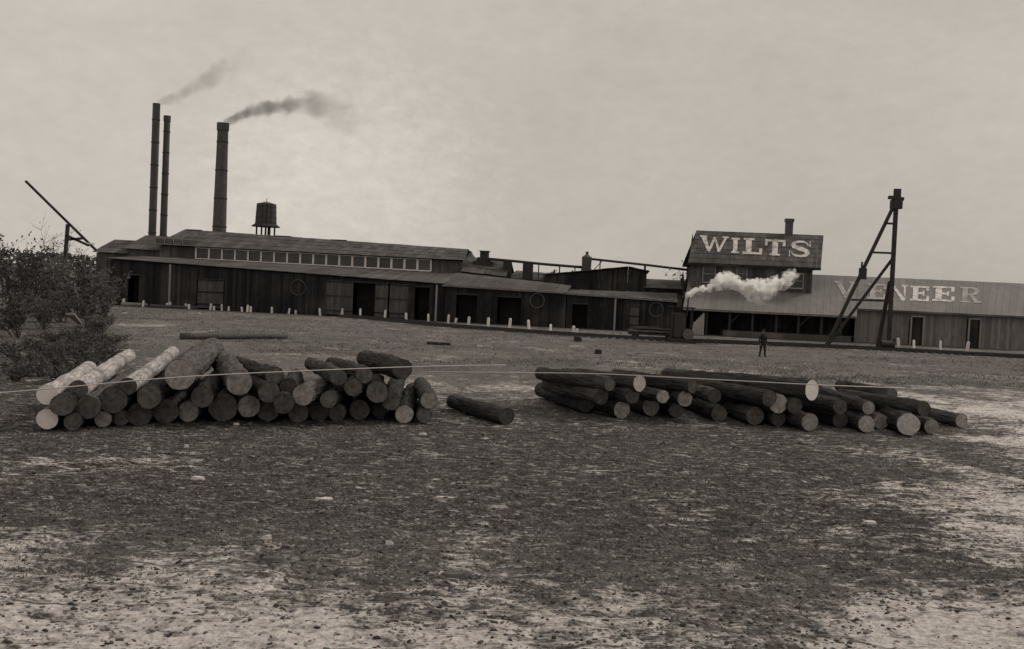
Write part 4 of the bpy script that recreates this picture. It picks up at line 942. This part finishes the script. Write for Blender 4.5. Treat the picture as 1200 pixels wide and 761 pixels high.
for it in range(70):
    for lg_ in logs:
        if lg_['row'] > 0 and it < 55 and lg_['side'] == 'L': lg_['p'].z -= .01
        if it > 5: lg_['p'].z = max(lg_['p'].z, lg_['r'] * .97)
    for i in range(len(logs)):
        for j in range(i + 1, len(logs)):
            A_, B_ = logs[i], logs[j]
            if abs(A_['p'].x - B_['p'].x) > 7: continue
            a, b = closest(A_['p'], A_['p'] + A_['d'] * A_['L'], B_['p'], B_['p'] + B_['d'] * B_['L']); dv = a - b; di = dv.length; mn = (A_['r'] + B_['r']) * .88
            if di < mn:
                if di < 1e-4: dv = Vector((.01, 0, .01)); di = dv.length
                nrm = dv / di; push = (mn - di) * .5
                nrm = Vector((nrm.x * .75, nrm.y * .4, nrm.z))
                wa, wb = (1, 1) if (A_['row'] > 0) == (B_['row'] > 0) else ((.4, 1.6) if B_['row'] > 0 else (1.6, .4))
                A_['p'] += nrm * push * wa; B_['p'] -= nrm * push * wb
for l_ in logs:
    dv = l_['p'] - l_['o']
    lim_ = (.10 if l_['row'] == 0 else .15) if l_['side'] == 'L' else (.08 if l_['row'] == 0 else .11)
    if dv.length > lim_: l_['p'] = l_['o'] + dv * (lim_ / dv.length)
    l_['p'].z = max(l_['p'].z, l_['r'] * .95)
def log_object(lg_, idx, label, group):
    L, r = lg_['L'], lg_['r']; rnd = random.Random(idx * 13 + 5); ns, nr = 36, int(L * 8)
    d = lg_['d']; ang = math.atan2(d.y, d.x); c_ = lg_['p'] + d * (L / 2)
    root = empty('log', (c_.x, c_.y, c_.z - r), 0, label, 'log', group); root.rotation_euler = (0, -math.asin(d.z), ang)
    mb = MB(); off = Vector((rnd.uniform(0, 99), rnd.uniform(0, 99), rnd.uniform(0, 99)))
    tp = rnd.uniform(.0, .12); bend = rnd.uniform(-.06, .06); kn = [(rnd.uniform(-.4, .4) * L, rnd.uniform(0, 6.28), rnd.uniform(.12, .25) * r) for _ in range(3)]
    ring = []
    amp = .5 if lg_['bark'] != 'peeled' else .16
    for j in range(nr + 1):
        x = -L / 2 + L * j / nr; rr = r * (1 - tp * j / nr) ; cy = bend * (1 - (2 * j / nr - 1) ** 2)
        row_ = []
        for i in range(ns):
            t = 2 * math.pi * i / ns; v_ = Vector((x * 1.2, math.cos(t) * 1.2, math.sin(t) * 1.2)) + off
            rad = rr * (1 + .13 * noise.noise(v_ * .9)) + amp * .16 * r * noise.noise(Vector((x * 2.2, math.cos(t) * 4, math.sin(t) * 4)) + off) * 2 + amp * .022 * (1 if 2 < j < nr - 2 else .3) * noise.noise(Vector((x * 9, math.cos(t) * 11, math.sin(t) * 11)) + off) * 2
            for kx, kt, kr in kn:
                dd = ((x - kx) / .14) ** 2 + ((math.atan2(math.sin(t - kt), math.cos(t - kt))) / .5) ** 2
                if dd < 4: rad += kr * math.exp(-dd)
            e_k = .35 if j < 2 or j > nr - 2 else 1
            rad = rr + (rad - rr) * e_k
            rad += e_k * amp * .12 * r * noise.noise(Vector((x * 1.1, math.cos(t) * 5.5, math.sin(t) * 5.5)) + off)
            p = (x, cy + rad * math.cos(t), r + rad * math.sin(t)); row_.append(p); mb.v.append(p)
        ring.append(row_)
    for j in range(nr):
        for i in range(ns): a = j * ns; mb.f.append((a + i, a + (i + 1) % ns, a + ns + (i + 1) % ns, a + ns + i))
    mb.build('bark', M[lg_['bark']], root, smooth=True)
    for e, s_ in ((0, 1), (nr, -1)):
        cb = MB(); rw = ring[e]; cx = rw[0][0] + s_ * .012; cyy = sum(p[1] for p in rw) / ns; cz = sum(p[2] for p in rw) / ns
        slant = rnd.uniform(-.03, .03)
        for fac in (1.0, .66, .33):
            for p in rw: cb.v.append((0.0 * s_, (p[1] - cyy) * fac * (.985 if fac == 1 else 1), (p[2] - cz) * fac * (.985 if fac == 1 else 1)))
        cb.v.append((0, 0, 0)); cc = len(cb.v) - 1
        for q_ in range(2):
            for i in range(ns): a = q_ * ns; cb.f.append((a + i, a + (i + 1) % ns, a + ns + (i + 1) % ns, a + ns + i))
        for i in range(ns): cb.f.append((2 * ns + i, 2 * ns + (i + 1) % ns, cc))
        tn = lg_['tone'] if e == 0 else ('m' if lg_['tone'] != 'w' else 'l')
        cb.build('cut_end', CUT[tn], root, (cx, cyy, cz), smooth=True)
    return root
rowname = {0: 'bottom', 1: 'middle', 2: 'top'}
cnt = {}
for key in sorted({(l_['side'], l_['row']) for l_ in logs}):
    grp = sorted([l_ for l_ in logs if (l_['side'], l_['row']) == key], key=lambda q_: q_['px'])
    for i, l_ in enumerate(grp):
        adj = {'peeled': 'pale peeled', 'bark': 'dark barked', 'bark_mid': 'grey barked'}[l_['bark']]
        face = {'w': ' with white end', 'l': ' with light end', 'm': '', 'd': ' with dark end'}[l_['tone']]
        if l_['side'] == 'S': lb = 'lone dark log lying on the ground between the two log piles'
        else: lb = '%s log%s, %s from left in %s row of %s pile' % (adj, face, ORD[i], rowname[l_['row']], 'left' if l_['side'] == 'L' else 'right')
        l_['label'] = lb
for i, l_ in enumerate(logs): log_object(l_, i, l_['label'], {'L': 'logs in the left pile', 'R': 'logs in the right pile', 'S': None}[l_['side']])

# ------------------------------------------------------------ wire cables across the yard, just above the piles
def cable(pts, label, r=.013):
    P_ = [P(px, py, Y) for px, py, Y in pts]; base = Vector((P_[0].x, P_[0].y, 0)); cc = cat(P_, 8)
    o = MB().path([p - base for p in cc], r, 6).build('wire_cable', M['rope'], None, base, smooth=True); tag(o, label, 'cable', 'wire cables strung past the log piles'); return o
cable([(-40, 464, 20.6), (60, 455.5, 21), (220, 441.5, 22), (400, 433, 23.5), (520, 429, 25), (592, 428, 26)], 'pale wire cable stretched above the left log pile')
cable([(500, 436, 26.5), (560, 436.5, 26), (690, 438, 25.4), (800, 443, 25), (955, 451, 24.6), (1060, 455, 26)], 'pale wire cable stretched above the right log pile')
for px, py, Y, lb in ((-40, 464, 20.6, 'thin iron stake holding the left cable beyond the left pile'), (592, 428, 26, 'thin iron stake between the piles at the end of the left cable'), (500, 436, 26.5, 'thin iron stake by the left pile at the start of the right cable'), (1060, 455, 26, 'thin iron stake at the right end of the right cable')):
    p = P(px, py, Y)
    if px < 0: o = MB().tube((0, 0, -.1), (0, 0, p.z + .05), .025, n=6).build('cable_stake', M['iron'], None, (p.x, p.y, 0)); tag(o, lb, 'stake', 'stakes holding the cables')

# ------------------------------------------------------------ brush and trees at left
def shrub(loc, h, w_, seed, label, nleaf=900, leafm='leaf', stems=9, name='shrub', cat_='shrub', group='brush at the left', lean=0.0, ls=.1):
    rnd = random.Random(seed); r = empty(name, loc, rnd.uniform(0, 6), label, cat_, group); sb = MB(); tips = []
    for i in range(stems):
        a = rnd.uniform(0, 6.28); ht = h * rnd.uniform(.55, 1.0); sp_ = w_ * rnd.uniform(.25, .9)
        p = Vector((rnd.uniform(-.2, .2) * w_ * .5, rnd.uniform(-.2, .2) * w_ * .5, -.05)); pts = [p]; n_ = 6
        for k in range(1, n_ + 1):
            t_ = k / n_; pts.append(Vector((p.x + math.cos(a) * sp_ * t_ ** 1.3 + rnd.uniform(-.06, .06) * w_, p.y + math.sin(a) * sp_ * t_ ** 1.3 + rnd.uniform(-.06, .06) * w_, ht * t_)))
        sb.path(pts, [.035 * (1.15 - k / n_) * max(.6, h / 3) for k in range(n_ + 1)], 5)
        for k in range(2, n_ + 1):
            for _ in range(4):
                q = pts[k].copy(); dd = Vector((rnd.gauss(0, 1), rnd.gauss(0, 1), rnd.uniform(.2, 1.4))).normalized() * rnd.uniform(.12, .28) * h
                e_ = q + dd; sb.path([q, q.lerp(e_, .5) + Vector((rnd.uniform(-.05, .05), rnd.uniform(-.05, .05), 0)), e_], [.014, .01, .005], 3); tips.append((q, e_))
    sb.build('stems', M['twig'], r)
    if nleaf:
        lb_ = MB()
        for _ in range(nleaf):
            q, e_ = rnd.choice(tips); c_ = q.lerp(e_, rnd.random()) + Vector((rnd.gauss(0, .10), rnd.gauss(0, .10), rnd.gauss(0, .10))) * max(1, h * .35)
            if c_.z < .03: c_.z = rnd.uniform(.03, .4)
            s_ = rnd.uniform(.5, 1.3) * ls; a = Vector((rnd.gauss(0, 1), rnd.gauss(0, 1), rnd.gauss(0, 1))).normalized(); b_ = a.orthogonal().normalized() * s_ * .5; a = a * s_
            lb_.poly([c_ - a, c_ + b_, c_ + a, c_ - b_])
        lb_.build('foliage', M[leafm], r)
    return r
SH = [(93, 372, 4.6, 2.6, 'dark tangled bush between the boom post and the leftmost shed', 'leaf', 3200), (109, 368, 5.0, 2.4, 'tall dark bush beneath the lower end of the boom', 'leaf', 3200),
      (122, 372, 3.6, 2.0, 'rounded dark bush against the left end of the long shed', 'leaf', 2200), (60, 362, 4.4, 2.6, 'pale dry bush left of the boom post', 'leaf_pale', 2600), (42, 366, 5.0, 3.2, 'dark bush just beyond the pale dry bush at the left', 'leaf', 2600),
      (14, 372, 5.2, 3.4, 'dark bush at the extreme left of the view', 'leaf', 2600), (72, 378, 2.4, 2.4, 'low dark bush at the foot of the boom post', 'leaf', 2000), (104, 384, 1.9, 1.9, 'low dark bush in front of the tangled bush, right of the boom post', 'leaf', 1500),
      (50, 386, 2.2, 2.6, 'low spreading bush in front of the pale dry bush', 'leaf', 2000), (116, 396, 1.2, 1.3, 'small dark bush alone on the open ground right of the brush', 'leaf', 1100), (20, 395, 2.0, 2.6, 'low dark bush in front of the extreme left bush', 'leaf', 1800)]
LOW = [(62, 400), (85, 402), (100, 410), (75, 415), (55, 420), (95, 422), (118, 414), (68, 432), (88, 436), (108, 432), (40, 410), (30, 428), (48, 440), (12, 418), (128, 424), (76, 448), (20, 446), (110, 402), (132, 404), (122, 440)]
for i, (px, py) in enumerate(LOW):
    SH.append((px, py, .45 + .25 * ((i * 7) % 5) / 4, 1.3, '%s lowest scrub clump from the left in the rough ground behind the white logs' % ORD[sorted(p[0] for p in LOW).index(px)], 'leaf', 520))
for i, (px, py, h, w_, lb, lm, nl) in enumerate(SH):
    g = G(px, py); h = h * (.95, .8, .62, 1.05, .72, .9)[(i * 5 + 2) % 6] if h > 3 else h; shrub((g.x, g.y, 0), h, w_ * .85, 100 + i, lb, int(nl * .5), lm, 16, ls=.06 if h < 1 else (.085 if py > 380 else .13))
for i, (px, py, h, lb) in enumerate(((66, 366, 6.6, 'bare leafless sapling left of the boom post'), (60, 364, 5.6, 'bare leafless sapling at the left edge'), (104, 362, 5.2, 'bare sapling rising beside the leftmost shed roof'))):
    g = G(px, py); shrub((g.x, g.y, 0), h, 1.9, 300 + i, lb, 60, 'leaf', 6, 'bare_sapling', 'sapling', 'bare saplings')
g = G(797, 392); 
u_ = Uo(797, 16); shrub(fr(u_, 16), 6.6, 2.6, 401, 'bare tree top showing behind the lettered tower', 700, 'leaf', 8, 'bare_tree', 'tree', None, ls=.16)
# far wood behind everything
rnd = random.Random(5); lb_ = MB()
for i in range(42000):
    x = rnd.uniform(-420, 420); y = 360 + rnd.uniform(-18, 30) + abs(x) * .05; hh = 9 + 3.5 * noise.noise(Vector((x * .03, 0, 0))) + 2.5 * noise.noise(Vector((x * .15, 3, 0)))
    c_ = Vector((x, y, hh * rnd.random() ** .7)); s_ = rnd.uniform(.35, 1.0); a = Vector((rnd.gauss(0, 1), rnd.gauss(0, 1), rnd.gauss(0, 1))).normalized(); b_ = a.orthogonal().normalized() * s_ * .6; a = a * s_
    lb_.poly([c_ - a, c_ + b_, c_ + a, c_ - b_])
o = lb_.build('distant_wood', M['leaf']); tag(o, 'low distant wood along the horizon behind the mill', 'wood', kind='stuff')

# ------------------------------------------------------------ ground litter (stuff)
rs = np.random.RandomState(11)
def scatter(nm, n_, ymin, ymax, size, flat, m_, dens, seed, label, cat_):
    rs = np.random.RandomState(seed)
    y = ymin + (ymax - ymin) * rs.rand(n_ * 3) ** 1.5; x = (rs.rand(n_ * 3) * 2 - 1) * (y * .56 + 2); keep = rs.rand(n_ * 3) < dens(x, y); x, y = x[keep][:n_], y[keep][:n_]; n2 = len(x)
    z = ground_z(x, y); s = size * np.exp(rs.randn(n2) * .5); s = np.minimum(s, size * 2.6); a = rs.rand(n2) * 6.283; el = .35 + .4 * rs.rand(n2)
    ca, sa = np.cos(a), np.sin(a)
    base = np.array([(-1, -1, 0), (1, -1, 0), (1, 1, 0), (-1, 1, 0), (-.8, -.7, 1), (.7, -.8, 1), (.8, .7, 1), (-.7, .8, 1)], float)
    loc = base[None] + rs.randn(n2, 8, 3) * [.15, .15, .1]
    lx = loc[..., 0] * s[:, None]; ly = loc[..., 1] * (s * el)[:, None]; lz = loc[..., 2] * (s * flat)[:, None] - .2 * flat * s[:, None] + lx * (rs.randn(n2) * .12)[:, None]
    X_ = x[:, None] + lx * ca[:, None] - ly * sa[:, None]; Y_ = y[:, None] + lx * sa[:, None] + ly * ca[:, None]; Z_ = z[:, None] + lz
    V_ = np.stack([X_, Y_, Z_], -1).reshape(-1, 3); fq = np.array([(4, 5, 6, 7), (0, 1, 5, 4), (1, 2, 6, 5), (2, 3, 7, 6), (3, 0, 4, 7)])
    Fq = (fq[None] + (np.arange(n2) * 8)[:, None, None]).reshape(-1, 4)
    me = bpy.data.meshes.new(nm); me.vertices.add(len(V_)); me.vertices.foreach_set('co', V_.astype(np.float32).ravel()); me.loops.add(Fq.size); me.loops.foreach_set('vertex_index', Fq.ravel().astype(np.int32))
    me.polygons.add(len(Fq)); me.polygons.foreach_set('loop_start', (np.arange(len(Fq)) * 4).astype(np.int32)); me.update(calc_edges=True); me.materials.append(m_)
    o = link(nm, me); tag(o, label, cat_, kind='stuff')
scatter('bark_litter', 80000, 8.5, 34, .015, .45, M['chips'], lambda x, y: np.clip(1.0 - .93 * sand_mask(x, y), .04, 1), 1, 'dark bark scraps littering the ground around the log piles', 'litter')
scatter('pale_chips', 3200, 8.5, 40, .021, .3, M['trim_dull'], lambda x, y: .15 + .85 * fbm(x / 2.5, y / 2.5, 71, 3), 2, 'small pale wood chips strewn over the yard', 'wood chips')
def grass(nm, n_, ymin, ymax, h, w_, seed, label, dens):
    rs = np.random.RandomState(seed); y = ymin + (ymax - ymin) * rs.rand(n_ * 3) ** 1.3; x = (rs.rand(n_ * 3) * 2 - 1) * (y * .56 + 2); keep = rs.rand(n_ * 3) < dens(x, y); x, y = x[keep][:n_], y[keep][:n_]; n2 = len(x)
    nb = 5; x = np.repeat(x, nb) + rs.randn(n2 * nb) * w_ * 3; y = np.repeat(y, nb) + rs.randn(n2 * nb) * w_ * 3; k = len(x); z = ground_z(x, y) - .01; a = rs.rand(k) * 6.283; hh = h * (.4 + rs.rand(k)); tl = hh * .8
    dx, dy = np.cos(a) * w_ * .5, np.sin(a) * w_ * .5; tx, ty = rs.randn(k) * tl * .6, rs.randn(k) * tl * .6
    V_ = np.stack([np.stack([x - dx, y - dy, z], -1), np.stack([x + dx, y + dy, z], -1), np.stack([x + tx, y + ty, z + hh], -1)], 1).reshape(-1, 3)
    me = bpy.data.meshes.new(nm); me.vertices.add(len(V_)); me.vertices.foreach_set('co', V_.astype(np.float32).ravel()); me.loops.add(k * 3); me.loops.foreach_set('vertex_index', np.arange(k * 3, dtype=np.int32))
    me.polygons.add(k); me.polygons.foreach_set('loop_start', (np.arange(k) * 3).astype(np.int32)); me.update(calc_edges=True); me.materials.append(M['grass']); o = link(nm, me); tag(o, label, 'grass', kind='stuff')
grass('dry_grass', 16000, 11, 60, .055, .014, 5, 'sparse dry grass and weeds over the yard', lambda x, y: np.clip(fbm(x / 1.5, y / 1.5, 51, 4) * 1.6 - .4 - .5 * sand_mask(x, y) + .8 * np.clip((-.36 - x / y) / .05, 0, 1) * np.clip((y - 24) / 5, 0, 1), 0, 1))
grass('far_weeds', 6000, 45, 100, .10, .05, 6, 'taller weeds on the far ground in front of the sheds', lambda x, y: np.clip(fbm(x / 5, y / 5, 61, 4) * 1.8 - .5, 0, 1))

# ------------------------------------------------------------ smoke and steam
def plume(name, label, pts, radii, dens, color, aniso, nscale, fade, rag=2.8):
    """pts are world points; a tube round the path is the domain, density falls off from the axis in the plume's own space"""
    base = pts[0]; end = pts[-1]; ax = (end - base); ax.z = 0; L = ax.length; ex = ax.normalized(); ez = Vector((0, 0, 1)); ey = ez.cross(ex)
    loc = [((p - base).dot(ex), (p - base).dot(ey), p.z - base.z) for p in pts]
    cc = cat([Vector(p) for p in loc], 6); nr = len(cc); rad = np.interp(np.linspace(0, 1, nr), np.linspace(0, 1, len(radii)), radii)
    o = MB().path(cc, [float(r) * 1.25 for r in rad], 14)
    m_ = bpy.data.materials.new(name); m_.use_nodes = True; n = m_.node_tree.nodes; l = m_.node_tree.links; n.remove(n['Principled BSDF']); out = n['Material Output']
    pv = n.new('ShaderNodeVolumePrincipled'); pv.inputs['Color'].default_value = (*color, 1); pv.inputs['Anisotropy'].default_value = aniso
    t = n.new('ShaderNodeTexCoord'); sx = n.new('ShaderNodeSeparateXYZ'); l.new(t.outputs['Object'], sx.inputs[0])
    x01 = n.new('ShaderNodeMath'); x01.operation = 'DIVIDE'; l.new(sx.outputs[0], x01.inputs[0]); x01.inputs[1].default_value = loc[-1][0]
    def curve(xs, ys):
        mx = max(max(map(abs, ys)), 1e-3); fc = n.new('ShaderNodeFloatCurve'); c = fc.mapping.curves[0]
        while len(c.points) > 2: c.points.remove(c.points[1])
        fc.mapping.use_clip = True; fc.mapping.clip_min_y = -1; fc.mapping.clip_max_y = 1; fc.mapping.clip_max_x = 1
        c.points[0].location = (xs[0], ys[0] / mx); c.points[1].location = (xs[-1], ys[-1] / mx)
        for a, b_ in list(zip(xs, ys))[1:-1]: c.points.new(a, b_ / mx)
        fc.mapping.update(); l.new(x01.outputs[0], fc.inputs['Value'])
        k = n.new('ShaderNodeMath'); k.operation = 'MULTIPLY'; k.inputs[1].default_value = mx; l.new(fc.outputs[0], k.inputs[0]); return k.outputs[0]
    xs = [min(1, max(0, c_.x / loc[-1][0])) for c_ in cc]
    sel = list(range(0, nr, 3)) + ([nr - 1] if (nr - 1) % 3 else [])
    X2 = [xs[i] for i in sel]
    zc = curve(X2, [cc[i].z for i in sel]); yc = curve(X2, [cc[i].y for i in sel]); rc = curve(X2, [float(rad[i]) for i in sel]); fd = curve(np.linspace(0, 1, len(fade)).tolist(), fade)
    # turbulence displaces the lookup
    nz = n.new('ShaderNodeTexNoise'); nz.inputs['Scale'].default_value = nscale; nz.inputs['Detail'].default_value = 5; nz.inputs['Roughness'].default_value = .6; l.new(t.outputs['Object'], nz.inputs['Vector'])
    def op(o_, a, b_=None, c_=None):
        k = n.new('ShaderNodeMath'); k.operation = o_
        for i, q in enumerate((a, b_, c_)):
            if q is None: continue
            if isinstance(q, (int, float)): k.inputs[i].default_value = q
            else: l.new(q, k.inputs[i])
        return k.outputs[0]
    dz = op('SUBTRACT', sx.outputs[2], zc); dy = op('SUBTRACT', sx.outputs[1], yc)
    dd = op('DIVIDE', op('SQRT', op('ADD', op('MULTIPLY', dz, dz), op('MULTIPLY', dy, dy))), rc)
    nn3 = op('MULTIPLY', op('SUBTRACT', nz.outputs[0], .5), rag)
    v_ = op('SUBTRACT', 1.0, op('ADD', dd, nn3)); v_ = op('MAXIMUM', v_, 0.0); v_ = op('MINIMUM', op('MULTIPLY', v_, 1.6), 1.0)
    v_ = op('MULTIPLY', op('MULTIPLY', v_, fd), dens); l.new(v_, pv.inputs['Density']); l.new(pv.outputs[0], out.inputs['Volume'])
    me_ = o.mesh(name, m_); ob = link(name, me_, None, base, (0, 0, math.atan2(ex.y, ex.x))); tag(ob, label, 'smoke' if 'smoke' in name else 'steam'); return ob
Ys = (fr(Uo(263, 20), 20)).y; Y1 = (fr(Uo(183, 22), 22)).y
plume('smoke_plume', 'thick dark smoke trailing right from the tapering smokestack', [P(x, y, Ys + d_) for x, y, d_ in ((263, 144, 0), (275, 139, .5), (295, 133, 1), (322, 126, 2), (350, 121.5, 3), (374, 123, 4), (396, 133, 5), (440, 150, 7))],
      [.5, .75, 1.0, 1.15, 1.45, 1.9, 2.7, 3.6], .75, (.16, .15, .14), .0, .5, [1.4, 1.2, 1.0, .85, .65, .42, .24, .12, .07, .03, 0])
plume('smoke_plume', 'faint thin smoke drifting right from the tallest smokestack', [P(x, y, Y1 + d_) for x, y, d_ in ((184, 120, 0), (197, 117, .5), (215, 112, 1), (235, 100, 2), (262, 82, 3), (300, 62, 4))],
      [.4, .8, 1.1, 1.5, 2.0, 2.6], .24, (.2, .19, .18), .0, .4, [1.5, 1.2, .9, .7, .5, .3, .12, 0])
ge = G(797, 402).y
plume('steam_puff', 'white steam blowing from the engine across the lettered tower', [P(x, y, ge + d_) for x, y, d_ in ((806, 347, 0), (815, 342, .4), (830, 338, 1), (850, 329, 1.8), (868, 335, 2.4), (888, 342, 3), (906, 336, 3.4), (932, 321, 4))],
      [.3, .26, .32, .66, .5, .95, .66, .5], 24.0, (1., .995, .98), .0, 1.9, [1.3, 1.1, 1.0, 1.1, .85, 1.0, .9, .7, 0.3], 4.6)
